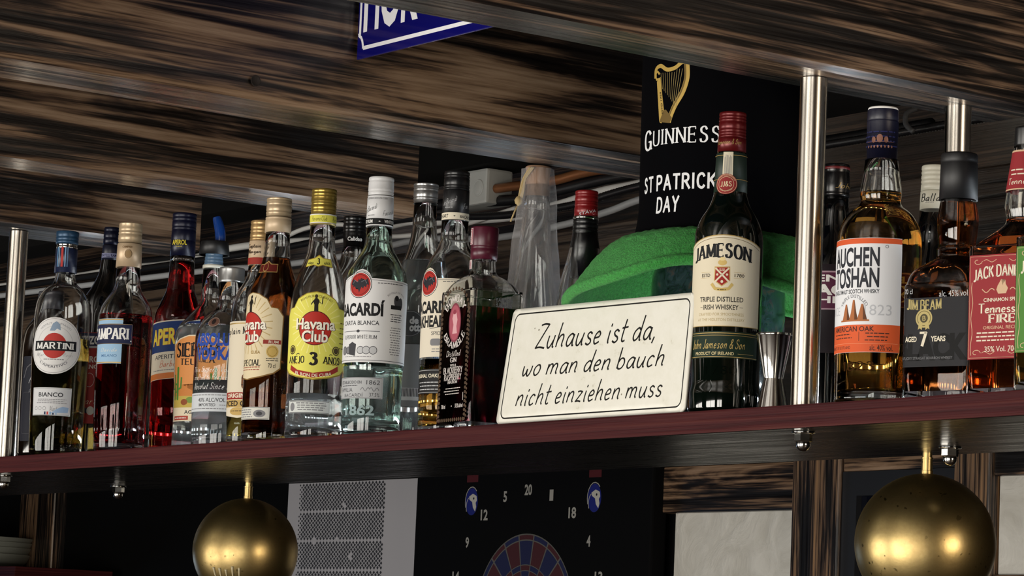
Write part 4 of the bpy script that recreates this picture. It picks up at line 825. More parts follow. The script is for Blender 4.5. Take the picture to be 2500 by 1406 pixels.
b = Bottle('spiced_rum_bottle', 'clear rum bottle with black cap, amber remains and cream bat-roundel label', -.081, .100, .3088, 1071, 420, 2136)
b.body([(1063, 70, 6), (1000, 71), (700, 74, 16), (666, 71, 24), (636, 58, 20), (610, 41, 14), (592, 35, 7), (542, 33)], glass, .0030, M('amber_gold_spirit', (.80, .42, .07), 0, 0, 1, 1.36), 884)
b.cap('cap', 420, 466, 31.5, 32, M('black_cap', '#121214', .3), (430, 436, 455, 461)); b.cap('capsule', 466, 543, 32.5, 33.5, M('black_capsule', '#131315', .35), top=False)
r = b.v; p = b.label(-48, rad=33.3*b.rs); p.add(rect(-40, r(541), 40, r(524)), cream); p.add(T('OAKHEART', -15, r(532.5), 4.4, 20, .02), black); p.add(T('BACARDÍ', 18, r(532.5), 4.4, 18, .02), black); p.add([[(1, r(532.5)), (2.5, r(531)), (4, r(532.5)), (2.5, r(534))]], black); p.add([[(x, y+.3*x) for x, y in q] for q in S('de Bacardi', -4, r(492), 6.5, 18, wv=.09, wh=.06, serif=0, slant=.3)], silvl); p.add([[(x, y+.25*(x-17)) for x, y in q] for q in S('Fac', 17, r(506), 6, 9, wv=.09, wh=.06, serif=0, slant=.3)], silvl); p.add(lines(-10, 0, r(512), 1, 2, .6), silvl); p.done('capsule_print', b.root)
p = b.label(-89); top = [(48, r(690)), (14, r(690)), (11, r(676)), (6, r(666)), (0, r(662)), (-6, r(666)), (-12, r(676)), (-14, r(690)), (-40, r(690))]
p.add([[(-40, r(880)), (48, r(880)), *top]], ink('#d5ccba')); p.add(ribbon([(14, r(694)), (46, r(694))], lambda a: .5), dgrey); bat(p, 0, r(700), 15.5); p.add(lines(20, 38, r(699), 1, 2, .8), dgrey); p.add(T('BACARDÍ', 2, r(756), 18, 62, .045), black); p.add(T('OAKHEART', 2, r(794), 14, 62, .04), black); p.add(ribbon([(6, r(812)), (20, r(808)), (32, r(812))], lambda a: .6), dgrey); p.add(S('SPICED', 18, r(823), 4.4, 18, wv=.16, wh=.08), dgrey); p.add(rrect(8, r(853), 22, r(836), 3), greyi); p.add(lines(8, 30, r(862), 2, 3, 1), greyi); p.done('front_label', b.root)
p = b.label(-82); p.add(rect(-40, r(968), 46, r(909)), ink('#19181a')); p.add(ribbon([(-40, r(912)), (46, r(912))], lambda a: .5), silvl); p.add(ribbon([(-40, r(965)), (46, r(965))], lambda a: .5), silvl); p.add(T('ORIGINAL OAKHEART', 4, r(925), 4.4, 60, .02), cream); p.add(lines(-20, 40, r(942), 3, 4, 1), silvl); p.done('lower_label', b.root)

# conical carafe wrapped in clear film, cork and straw tie
b = Bottle('wrapped_carafe', 'conical glass carafe wrapped in crinkled clear film with cork and straw tie', -.012, .165, .3160, 1076, 405, 2150, cat='carafe')
b.body([(1066, 68, 6), (820, 70, 40), (740, 62, 40), (640, 44, 30), (520, 33, 10), (452, 31)], glass, .003)
bm = bmesh.new(); lathe(bm, [(0, b.z(480)), (26*b.rs, b.z(480)), (31*b.rs, b.z(407)), (29*b.rs, b.z(405)), (0, b.z(405))], 40); mesh_obj('cork', bm, M('cork', '#8a6a52', .8), b.root)
bm = bmesh.new(); rnd = random.Random(11); N = 60; rings = []
pf = [(760, 74), (735, 72), (700, 66), (660, 62), (600, 57), (540, 51), (480, 46), (440, 42), (412, 40)]
for j in range(40):
    t = j/39*(len(pf)-1); i = min(int(t), len(pf)-2); f_ = t-i; row = pf[i][0]+(pf[i+1][0]-pf[i][0])*f_; rad = pf[i][1]+(pf[i+1][1]-pf[i][1])*f_
    rings.append([bm.verts.new(((rad+1.6*math.sin(5*a+.13*row*.25)+1.3*math.sin(11*a-.02*row+1)+.8*math.sin(17*a+.05*row)+rnd.uniform(-.35, .35))*b.rs*math.cos(a), (rad+1.6*math.sin(5*a+.13*row*.25)+1.3*math.sin(11*a-.02*row+1)+rnd.uniform(-.35, .35))*b.rs*math.sin(a), b.z(row))) for a in [2*PI*k/N for k in range(N)]])
for A, B_ in zip(rings, rings[1:]):
    for k in range(N): bm.faces.new((A[k], A[(k+1) % N], B_[(k+1) % N], B_[k]))
film = M('crinkled_film', '#d8d4d4', .06); nn, ll, bb_ = nodes(film); mp_ = texmap(film, (1, 1, .35)); a_ = noise(film, mp_, 60, 4, .6, 1.5); bump(film, a_.outputs[0], .9, .006)
tr = nn.new('ShaderNodeBsdfTransparent'); mx = nn.new('ShaderNodeMixShader'); lw = nn.new('ShaderNodeLayerWeight'); lw.inputs[0].default_value = .35
fr = ramp(film, lw.outputs['Facing'], [(0, .13), (.6, .22), (1, .6)]); ll.new(fr.outputs[0], mx.inputs[0]); ll.new(tr.outputs[0], mx.inputs[1]); ll.new(bb_.outputs[0], mx.inputs[2]); ll.new(mx.outputs[0], nn['Material Output'].inputs[0])
o = mesh_obj('film_wrap', bm, film, b.root)
straw = M('straw', '#a58f63', .8); q = lambda px, row, d=0: ax*(px*b.rs)+Vector((.81, -.586, 0))*d+Vector((0, 0, b.z(row)))
bm = bmesh.new()
for k in range(4): tube(bm, spline([q(-20+k*3, 412, .016), q(-36+k*2, 440, .012), q(-43+k*3, 470, .009), q(-46+k*2, 500, .006)], 6), .0011, 6)
bm2 = lathe(bm, [(.0002, b.z(506)), (.004, b.z(500)), (.005, b.z(492)), (.003, b.z(484)), (.0002, b.z(480))], 12, 0, None, (q(-45, 490, .007)).x, (q(-45, 490, .007)).y)
tube(bm, [q(-47, 503, .006), q(-54, 520, .006), q(-63, 545, .006)], .0010, 6); mesh_obj('straw_tie', bm, straw, b.root)

b = Bottle('red_cap_bottle', 'clear bottle with red screw cap and long black neck sleeve behind the green hat brim', .115, .14, .2716, 1063, 467, 2221)
b.body([(1055, 66, 6), (760, 67, 24), (700, 60, 24), (630, 42, 16), (585, 33, 8), (536, 29)], glass, .0026)
b.cap('cap', 467, 531, 28.5, 29.5, M('red_cap', '#751417', .3, .15), (476, 482, 494, 499, 506)); b.cap('neck_ring', 530, 538, 32, 32, chrome, top=False); b.cap('neck_sleeve', 538, 680, 31, 33, M('black_neck_sleeve', '#0a0a0c', .3), (548, 560, 572), top=False)
r = b.v; p = b.label(-20, rad=29.5*b.rs); p.add([[(x, y+.25*x) for x, y in q_] for q_ in T('STÁVA', -2, r(520), 4.2, 20, .01)], silvl); p.done('cap_print', b.root)

b = Bottle('irish_whiskey_bottle', 'dark green whiskey bottle with red cap and arched cream label right of the sign', .470, .050, .3039, 1015, 276, 2468)
b.body([(1006, 88, 6), (962, 89.5, 8), (944, 85.5, 8), (700, 86), (602, 86, 16), (570, 83, 24), (540, 72, 24), (506, 50, 18), (478, 41, 8), (375, 36.5)], grn_glass, None)
redc = M('red_foil_cap', '#5e1114', .3, .35); b.cap('cap', 276, 340, 33.5, 34.5, redc, (286, 293, 300, 318, 326, 333)); b.cap('capsule', 340, 376, 35, 35.5, redc, top=False)
r = b.v; p = b.label(-56, rad=35.4*b.rs); p.add(S('Jameson & Son', 0, r(352), 5.5, 28, wv=.1, wh=.07, serif=0, slant=.3), goldi); p.done('capsule_print', b.root)
b.cap('neck_label', 377, 474, 37.5, 41.5, M('green_paper', '#12241b', .5), top=False)
p = b.label(-52, 3, None); p.surf = (lambda f0: lambda u, v, off: f0(u, v, off+.0009))(b.surf(-52, None, None, 39*b.rs)); p.u = 2
p.add(rect(-26, r(386.5), 26, r(385)), goldi); p.add(rect(-24, r(446), 26, r(444.5)), goldi)
p.add(rect(-5, r(440), 5, r(378)), ink('#cfc6ae')); p.add([q_ for k in range(7) for q_ in rect(-3.4+k*1.05, r(432), -2.9+k*1.05, r(384)-random.random()*4)], greyi)
p.add(disc(-1, r(457), 10.5), ink('#8a2b2c')); p.add(ring(-1, r(457), 9.9, 9.9, .4), ink('#c9b38e')); p.add(ring(-1, r(457), 7.4, 7.4, .4), ink('#c9b38e')); p.add(S('JJ&S', -1, r(457), 5.6, 10.5, wv=.2, wh=.1), ink('#d3c19d')); p.add(polar(fit(bf('JOHN JAMESON', 0), 0, .7, 1.5, 18), -1, r(457), 7.9), ink('#c9b38e')); p.add(polar(fit(bf('SON LIMITED', 0), 0, .7, 1.5, 14), -1, r(457), 7.9, True), ink('#c9b38e'))
p.done('neck_seal', b.root)
p = b.label(-49); cr = ink('#d6ccb4'); ar = [(-46+92*k/16, r(612)+10.5*(1-((-46+92*k/16)/46)**2)) for k in range(17)]
p.add([[(-46, r(808)), (46, r(808)), *ar[::-1]]], goldi); p.add([[(-45.4, r(806.5)), (45.4, r(806.5)), *[(x*.987, y-.9) for x, y in ar[::-1]]]], cr); p.add(ribbon([(x*.95, y-3) for x, y in ar], lambda a: .5), ink('#6d5d3c'))
p.add(arch(S('JAMESON', -2, r(637), 15.5, 68, wv=.25, wh=.1), -2, 4.8, 36), ink('#15171a'))
cy0 = r(686); p.add([[(-8, cy0+9), (8, cy0+9), (8.5, cy0-5), (0, cy0-11), (-8.5, cy0-5)]], goldi); p.add([[(-7, cy0+8), (7, cy0+8), (7.5, cy0-4.5), (0, cy0-9.8), (-7.5, cy0-4.5)]], ink('#93231f')); p.add(ribbon([(-7, cy0+7.5), (7, cy0-6)], lambda a: 1.7)+ribbon([(7, cy0+7.5), (-7, cy0-6)], lambda a: 1.7), cr)
p.add(lines(-3, 3, cy0+6, 2, 1.6, .7), cr); p.add(disc(-5, cy0+1, 1.2)+disc(5, cy0+1, 1.2)+disc(0, cy0-6, 1.4), cr); p.add(disc(0, cy0+13, 4.6, 3), ink('#c9ac68')); p.add(disc(0, cy0+16.5, 3, 1.8), ink('#dcc890')); p.add(ribbon([(-11, cy0-8), (-7, cy0-13), (0, cy0-14), (7, cy0-13), (11, cy0-8)], lambda a: 3.2), ink('#c2a865')); p.add(lines(-5, 5, cy0-14.5, 1, 1, .8), ink('#5c4a22'))
for s_, t_ in ((-1, 'ESTD'), (1, '1780')): p.add(T(t_, s_*18, r(685), 3.4, 10.5, .02), ink('#3a3428')); p.add(rect(s_*18-6, r(678), s_*18+6, r(677.4))+rect(s_*18-6, r(692), s_*18+6, r(691.4)), goldi)
p.add(T('TRIPLE DISTILLED', -1, r(743), 5, 48, .02), ink('#3a3630')); p.add(T('IRISH WHISKEY', -1, r(762), 5, 38, .02), ink('#3a3630')); p.add(rect(-24, r(762.5), -21, r(761.5))+rect(19, r(762.5), 23, r(761.5)), ink('#3a3630')); p.add(T('CRAFTED FOR SMOOTHNESS', -1, r(779), 2.8, 50, 0), ink('#a3905f')); p.add(T('AT THE MIDLETON DISTILLERY', -1, r(792), 2.8, 52, 0), ink('#a3905f')); p.done('front_label', b.root)
p = b.label(-51); gn = ink('#17281d'); p.add(rect(-48, r(884), 46, r(820)), gn); p.add(rect(-48, r(825), 46, r(823.3))+rect(-48, r(882), 46, r(880.5))+rect(-48, r(830), 46, r(829)), goldi); p.add(S('John Jameson & Son', -3, r(850), 10, 62, wv=.1, wh=.07, serif=0, slant=.35), ink('#c8ab66')); p.add(T('PRODUCT OF IRELAND', -6, r(873), 3.2, 44, .02), ink('#c8b98c')); p.add(rect(20, r(873.5), 40, r(872.6)), goldi); p.done('lower_label', b.root)
p = b.label(-48); p.add(S('1780', 0, r(913), 9, 36, wv=.16, wh=.12, serif=0), MATS['bottle_green_glass'], 6); p.done('embossed_year', b.root)

b = Bottle('jigger', 'polished steel double-ended jigger beside the front steel post', .544, .050, .0769, 1007, 815, 2517, cat='jigger')
bm = bmesh.new(); k_ = b.rs
lathe(bm, fillet([(0, b.z(925)), (20*k_, b.z(925)), (38*k_, .0002), (39*k_, 0), (41*k_, .0004), (25*k_, b.z(930), 1*k_), (24*k_, b.z(925), .5*k_), (25*k_, b.z(920), 1*k_), (44*k_, b.z(822)), (46*k_, b.z(820), .6*k_), (46*k_, b.z(815)), (44*k_, b.z(815)), (43*k_, b.z(822)), (22*k_, b.z(921)), (0, b.z(921))], 3), 64); o = mesh_obj('body', bm, chrome, b.root); autosmooth(o, 35)

b = Bottle('dark_bottle', 'black bottle with purple label half hidden behind the front steel post', .532, .135, .2557, 1024, 400, 2473)
b.body([(1014, 88, 6), (680, 90, 26), (640, 80, 30), (600, 58, 26), (560, 40, 16), (520, 34), (480, 33)], blk_glass, None)
b.cap('cap', 400, 480, 33, 34, MATS['black_gloss_cap'], (420, 470)); b.cap('cap_band', 406, 414, 34, 34, M('red_band', '#5a1418', .4), top=False)
r = b.v; p = b.label(2, rad=34*b.rs); p.add(S('John', 0, r(455), 6, 22, wv=.08, wh=.06, serif=0, slant=.3), goldi); p.done('cap_print', b.root)
p = b.label(-42); p.add(rect(-62, r(870), 62, r(655)), ink('#1a1218')); p.add(rect(-62, r(765), 62, r(672)), ink('#4f2039')); p.add(rect(-62, r(676), 62, r(672))+rect(-62, r(766), 62, r(763)), ink('#a58a96'))
p.add(T('DENLEY', 6, r(690), 7, 84, .03), white); p.add(T('BLACKBY', 8, r(718), 11, 92, .05), white); p.add(T('WHISKEY', 6, r(742), 7, 88, .03), white); p.add(S('Con', 42, r(790), 16, 26, wv=.14, wh=.08, serif=0, slant=.3), white); p.add(S('Con', -44, r(790), 16, 26, wv=.14, wh=.08, serif=0, slant=.3), white); p.done('front_label', b.root)

b = Bottle('scotch_bottle', 'amber scotch bottle with navy cap and white and orange label right of the post', .679, .060, .2843, 995, 265, 2607)
b.body([(985, 102, 7), (700, 104), (615, 105, 30), (562, 101, 36), (526, 80, 24), (506, 54, 12), (495, 48, 5), (482, 51, 5), (468, 51.5, 12), (430, 45), (394, 41)], glass, .0034, liq_amber, 472)
b.cap('cap', 268, 393, 38, 41.5, M('deep_navy_cap', '#0b0d22', .4), (298,), (299, 307)); b.cap('cap_top', 264, 270, 37, 37.5, white)
r = b.v; p = b.label(-52, rad=40.5*b.rs); cu = M('ink_copper', '#7d5546', .35, .3); p.add(lines(-20, 20, r(330), 4, 4.5, 1.2), ink('#181c48')); p.add(rect(-14, r(354), 14, r(353))+disc(0, r(345), 3, 4)+disc(-6, r(348), 2, 3)+disc(6, r(348), 2, 3), cu); p.add([q_ for k in range(8) for q_ in disc(-12+k*3.4, r(365), .9, 1.4, 8)], cu); p.done('cap_print', b.root)
p = b.label(-74); orr = ink('#d0592f'); p.add(rect(-44, r(872), 44, r(597)), ink('#dcdde0')); p.add(rect(-44, r(611), 44, r(598)), orr); p.add(rect(-44, r(871.5), 44, r(806)), orr)
p.add(T('AUCHEN', -4.5, r(643), 18.5, 54, .03), ink('#2a2c33')); p.add(T('TOSHAN', -4.5, r(693), 19, 54, .03), ink('#2a2c33')); p.add(ring(29, r(618), 1.6, 1.6, .4, 14), ink('#2a2c33')); p.add(T('SINGLE MALT SCOTCH WHISKY', -5, r(726), 4, 56, .02), ink('#2a2c33')); p.add(polar(fit(bf('TRIPLE DISTILLED', .01), 0, 1, 3.2, 34), -3, r(778), 15), ink('#6c6e74'))
p.add(T('1823', 22, r(771), 10, 26, .0), ink('#b9bbc0')); p.add(T('SINCE', -32, r(771), 8, 22, .0), ink('#b9bbc0')); cu2 = ink('#a5653c')
for cx_, hh in ((-11, 15), (-2, 19), (7, 15)): p.add([[(cx_-5, r(795)), (cx_+5, r(795)), (cx_+3, r(795)+7), (cx_+.9, r(795)+hh), (cx_-.9, r(795)+hh), (cx_-3, r(795)+7)]], cu2); p.add([[(cx_+1, r(795)), (cx_+5, r(795)), (cx_+3, r(795)+7), (cx_+.9, r(795)+hh)]], ink('#5e3820'))
p.add(rect(-18, r(798), 14, r(794)), cu2); dk = ink('#4a2a22'); p.add(T('AMERICAN OAK', -6, r(816), 5, 50, .02), dk); p.add(lines(-30, -2, r(830), 2, 3.2, 1), dk); p.add(lines(10, 34, r(828), 3, 3.2, 1), dk); p.add(rect(4, r(845), 4.5, r(823)), dk); p.add(rect(-40, r(851), 42, r(850.4)), ink('#e2a27e')); p.add(T('PRODUCT OF SCOTLAND', -22, r(860), 2.8, 34, .01), dk); p.add(T('alc. 40% vol.', 26, r(861), 5.5, 22, .01), dk); p.done('front_label', b.root)
p = b.label(-70); p.add(S('1823', 0, r(905), 9, 34, wv=.16, wh=.12, serif=0), M('amber_glass_relief', '#3a2410', .05, coat=1), 5); p.done('embossed_year', b.root)

b = Bottle('cream_cap_bottle', 'dark bottle with ribbed cream cap behind the black-capped bourbon', .642, .165, .2466, 1022, 407, 2525)
b.body([(1012, 86, 6), (720, 88, 30), (660, 70, 32), (600, 44, 18), (515, 35)], blk_glass, None)
b.cap('cap', 407, 470, 33, 34.5, M('cream_cap', '#b6b3a4', .4), (420, 430, 442, 452)); b.cap('capsule', 470, 516, 35, 36, M('cream_capsule_plain', '#b9b6a7', .45), top=False)
r = b.v; p = b.label(-62, rad=36*b.rs); p.add(S('Ballan', 2, r(489), 8, 26, wv=.11, wh=.07, serif=0, slant=.25), black); p.add(lines(-6, 4, r(502), 1, 2, .6), greyi); p.done('capsule_print', b.root)

# ------------------------------------------------------------------ square bottles
def rloop(a, b_, c, n=7):
    """rounded rectangle, counter-clockwise, starting at the front right corner"""
    c = min(c, a*.999, b_*.999); o = []
    for cx, cy_, st in ((a-c, -b_+c, -90), (a-c, b_-c, 0), (-a+c, b_-c, 90), (-a+c, -b_+c, 180)):
        o += [(cx+c*math.cos(math.radians(st+90*k/n)), cy_+c*math.sin(math.radians(st+90*k/n))) for k in range(n+1)]
    return o
class SqBottle(Bottle):
    def loft(s, bm, secs, close0=True, close1=True):
        R = [[bm.verts.new((x, y, z)) for x, y in rloop(a, b_, c)] for z, a, b_, c in secs]
        n = len(R[0])
        for A, B_ in zip(R, R[1:]):
            for k in range(n): bm.faces.new((A[k], A[(k+1) % n], B_[(k+1) % n], B_[k]))
        if close0: bm.faces.new(R[0][::-1])
        if close1: bm.faces.new(R[-1])
    def dense(s, secs, n=5):
        o = []
        for i in range(len(secs)-1):
            P = [Vector(secs[max(0, min(len(secs)-1, i+d))]) for d in (-1, 0, 1, 2)]
            for k in range(n):
                t = k/n; q = [None]*4
                for j in range(4):
                    p0, p1, p2, p3 = (p[j] for p in P); m1, m2 = (p2-p0)/2, (p3-p1)/2
                    if (p2-p1)*(p1-p0) <= 0: m1 = 0
                    if (p2-p1)*(p3-p2) <= 0: m2 = 0
                    h = t*t*(3-2*t); q[j] = p1+(p2-p1)*h if m1 == 0 and m2 == 0 else (2*t**3-3*t*t+1)*p1+(t**3-2*t*t+t)*m1+(3*t*t-2*t**3)*p2+(t**3-t*t)*m2
                o.append(tuple(q))
        return o+[tuple(secs[-1])]
    def body(s, rows, mat, thick=.003, liquid=None, level=None):
        secs = s.dense([(max(.0, s.z(r)), a, b_, c) for r, a, b_, c in rows]); s.secs = secs
        bm = bmesh.new(); f = lambda e: [(z, a-e, b_-e, max(.001, min(c-e*.6, a-e)) if c < a*.98 else a-e) for z, a, b_, c in secs if z > .011]
        s.loft(bm, secs, True, False); n0 = len(bm.verts); inn = f(thick)
        inn = [(.008, inn[0][1]*.97, inn[0][2]*.97, inn[0][3])]+inn
        R = []
        s.loft(bm, inn, True, False)
        for fc in bm.faces:
            if any(v.index < 0 for v in fc.verts): pass
        bm.verts.ensure_lookup_table(); bm.verts.index_update()
        bmesh.ops.reverse_faces(bm, faces=[fc for fc in bm.faces if min(v.index for v in fc.verts) >= n0])
        L = len(rloop(1, 1, .5)); top_o = bm.verts[n0-L:n0]; top_i = bm.verts[len(bm.verts)-L:]
        for k in range(L): bm.faces.new((top_o[k], top_o[(k+1) % L], top_i[(k+1) % L], top_i[k]))
        o = mesh_obj('glass', bm, mat, s.root); autosmooth(o, 50)
        if liquid:
            zl = s.z(level); e = .00025; q = [(z-(e if i == 0 else 0), a+e, b_+e, c) for i, (z, a, b_, c) in enumerate(inn) if z < zl]
            z, a, b_, c = q[-1]; bm = bmesh.new(); s.loft(bm, q+[(zl, a, b_, c)]); o = mesh_obj('liquid', bm, liquid, s.root); autosmooth(o, 50)
    def label(s, a, b_, c, u0=0):
        """u = 0 in the middle of the front (-Y) face, running round to the right side"""
        q = PI/2*c
        def f(u, v, off):
            t = u*.001+u0; z = v*.001
            if t > a-c:
                t2 = t-(a-c)
                if t2 < q: an = -PI/2+t2/c; return Vector((a-c+(c+off)*math.cos(an), -b_+c+(c+off)*math.sin(an), z))
                return Vector((a+off, -b_+c+t2-q, z))
            if t < -(a-c):
                t2 = -t-(a-c)
                if t2 < q: an = -PI/2-t2/c; return Vector((-a+c+(c+off)*math.cos(an), -b_+c+(c+off)*math.sin(an), z))
                return Vector((-a-off, -b_+c+t2-q, z))
            return Vector((t, -b_-off, z))
        return Print(f, 2.0)

b = SqBottle('gin_bottle', 'square bottle of dark berry gin with burgundy cap and printed front left of the sign', .047, .052, .2268, 1053, 555, 2219, None, math.radians(-7))
A, Bb, cc_ = .0385, .0325, .006
b.body([(1053, A*.94, Bb*.94, cc_), (1048, A*.985, Bb*.985, cc_), (1040, A, Bb, cc_), (745, A, Bb, cc_), (720, A*.97, Bb*.97, .010), (700, A*.86, Bb*.88, .014), (685, A*.66, .024, .018), (672, .0165, .0165, .0165), (660, .0140, .0140, .0140), (632, .0135, .0135, .0135)], glass, .003, liq_berry, 758)
bur = M('burgundy_cap', '#4b1426', .35); b.cap('cap', 555, 636, 34.5, 33, bur, (603, 609), None, .0016)
r = b.v; p = Bottle.label(b, -100, None, 34*b.rs, 34*b.rs); p.add(rect(-4, r(600), 4, r(560)), ink('#c9b8b8')); p.add(rect(-3.2, r(598), 3.2, r(562)), ink('#8f3a48')); p.add([[(-(y-r(580))*.9, r(580)+x) for x, y in q_] for q_ in T('BRAMBLE', 0, r(580), 4, 15, .03)], white); p.add(rect(-4, r(660), 4, r(638)), ink('#c9b8b8')); p.add([[(-(y-r(649))*.9, r(649)+x) for x, y in q_] for q_ in T('BOMBAY', 0, r(649), 4, 9, .03)], ink('#8f3a48')); p.done('seal_strip', b.root)
p = b.label(A, Bb, cc_); dk = ink('#140d10'); orn = ink('#4a3a2c'); pk = ink('#b04a5a'); lt = ink('#c9c2bd')
for sx_ in (-1, 1): p.add([q_ for k in range(26) for q_ in disc(sx_*30, r(1030)+k*4.9, 2.6, 1.9, 8)]+[q_ for k in range(25) for q_ in disc(sx_*33, r(1028)+k*4.9+2.4, 1.4, 1.6, 6)], orn)
p.add([q_ for k in range(13) for q_ in disc(-27+k*4.5, r(1030), 1.9, 2.2, 8)], orn)
p.add([q_ for k in range(15) for q_ in disc(31*math.cos(PI*k/14), r(768)+26*math.sin(PI*k/14), 2.4, 2.2, 8)], orn)
p.add(polar(fit(sk('BOMBAY', wv=.19, wh=.1, serif=.05), 0, 4.2, 8.6, 44), 0, r(790), 21), lt); p.add(disc(0, r(795), 14, 22), ink('#7c3a46')); p.add(disc(0, r(795), 12, 19.5), ink('#a3525f')); p.add([[(-5, r(795)-12), (6, r(795)-12), (4, r(795)-4), (6, r(795)+3), (3, r(795)+11), (-3, r(795)+12), (-6, r(795)+5), (-3, r(795)-2)]], ink('#d0a0a4')); p.add(disc(-1, r(795)+12, 3.6, 2.6), ink('#8a3a48'))
p.add(polar(fit(sk('BRAMBLE', wv=.19, wh=.1, serif=.05), 0, -4.4, 8.2, 44), 0, r(797), 19.5, True), lt)
p.add(S('Distilled', 0, r(869), 7, 34, wv=.13, wh=.08, serif=0, slant=.3), lt); p.add(S('GIN', 0, r(885), 5.5, 15, wv=.2, wh=.1), lt); p.add(T('WITH A', 0, r(898), 3, 14, .02), lt); p.add(S('BLACKBERRY', 0, r(910), 7.5, 44, wv=.19, wh=.1, serif=.05), lt); p.add(S('RASPBERRY', 0, r(927), 7.5, 40, wv=.19, wh=.1, serif=.05), lt); p.add(T('INFUSION', 0, r(939), 3.2, 22, .02), lt); p.add(lines(-20, 20, r(955), 3, 3, .9), lt); p.add(T('700 ml', -19, r(997), 4.6, 9, .02), lt); p.add(T('37.5% alc/vol', 17, r(997), 4.6, 18, .02), lt); p.add(disc(0, r(997), .9), lt); p.add(rect(25, r(985), 26, r(966)), lt)
p.done('front_print', b.root)
p = b.label(A, Bb, cc_, A+Bb); p.add([[(-x, y) for x, y in q_] for q_ in T('BOMBAY', -4, r(740), 5, 22, .03)], M('frosted_relief', '#59595c', .4)); p.add([[(-x, y) for x, y in q_] for q_ in T('BRAMBLE', -4, r(752), 5, 20, .03)], MATS['frosted_relief']); p.done('side_relief', b.root)

b = SqBottle('bourbon_bottle', 'square dark bourbon bottle with wide black cap and charcoal label', .781, .062, .2297, 983, 375, 2683, None, math.radians(17))
A, Bb, cc_ = .0368, .0368, .009
b.body([(983, A*.95, Bb*.95, cc_), (976, A, Bb, cc_), (735, A, Bb, cc_), (700, A*.985, Bb*.985, .012), (668, A*.90, Bb*.90, .016), (645, .025, .025, .022), (630, .0185, .0185, .0185), (612, .0188, .0188, .0188), (600, .0170, .0170, .0170), (545, .0190, .0190, .0190), (505, .0172, .0172, .0172), (488, .0160, .0160, .0160)], glass, .003, M('dark_bourbon', (.20, .055, .012), 0, 0, 1, 1.36), 497)
b.cap('cap', 375, 490, 45, 47.5, M('matt_black_stopper', '#0c0c0f', .5), (398,), None, .0018)
r = b.v; p = b.label(A, Bb, cc_, -.008); ch_ = ink('#222225'); p.add(rect(-26, r(905), 120, r(738)), ch_); yg = ink('#b3a36c')
p.add([[(x, y+2+.0045*(x+2)**2) for x, y in q_] for q_ in S('JIM BEAM', -4, r(762), 10.5, 36, wv=.2, wh=.11)], yg); p.add(T('70 cl', -21, r(722), 4.5, 9, 0), silvl); p.add(T('alc. 45% vol.', 26, r(730), 5.5, 30, .0), silvl)
p.add(disc(-4, r(788), 8.5), yg); p.add(ring(-4, r(788), 7, 7, .6, 22), ink('#6a5d36')); p.add(disc(-4, r(788), 4), ink('#4b4530')); p.add(S('B', -4, r(788), 4.5, 3.6, wv=.22, wh=.12), yg); p.add([[(-9, r(798)), (-5, r(798)), (-6, r(816)), (-8, r(812)), (-10, r(815))], [(1, r(798)), (-3, r(798)), (-2, r(816)), (0, r(812)), (2, r(815))]], yg)
p.add(T('BLACK', 4, r(858), 25, 74, .06), ink('#050506')); p.add(T('AGED', -17, r(838), 5, 12, .03), cream); p.add(S('7', -4, r(838), 14, 8, wv=.26, wh=.18, serif=0), cream); p.add(T('YEARS', 11, r(838), 5, 15, .03), cream); p.add(T('KENTUCKY STRAIGHT BOURBON WHISKEY', -2, r(884), 2.4, 56, 0), greyi); p.add(S('BOURBON', 70, r(820), 6, 30, wv=.22, wh=.12), ink('#8d6f52')); p.add(lines(50, 74, r(800), 2, 4, 1.5), ink('#8d6f52'))
p.done('front_label', b.root)

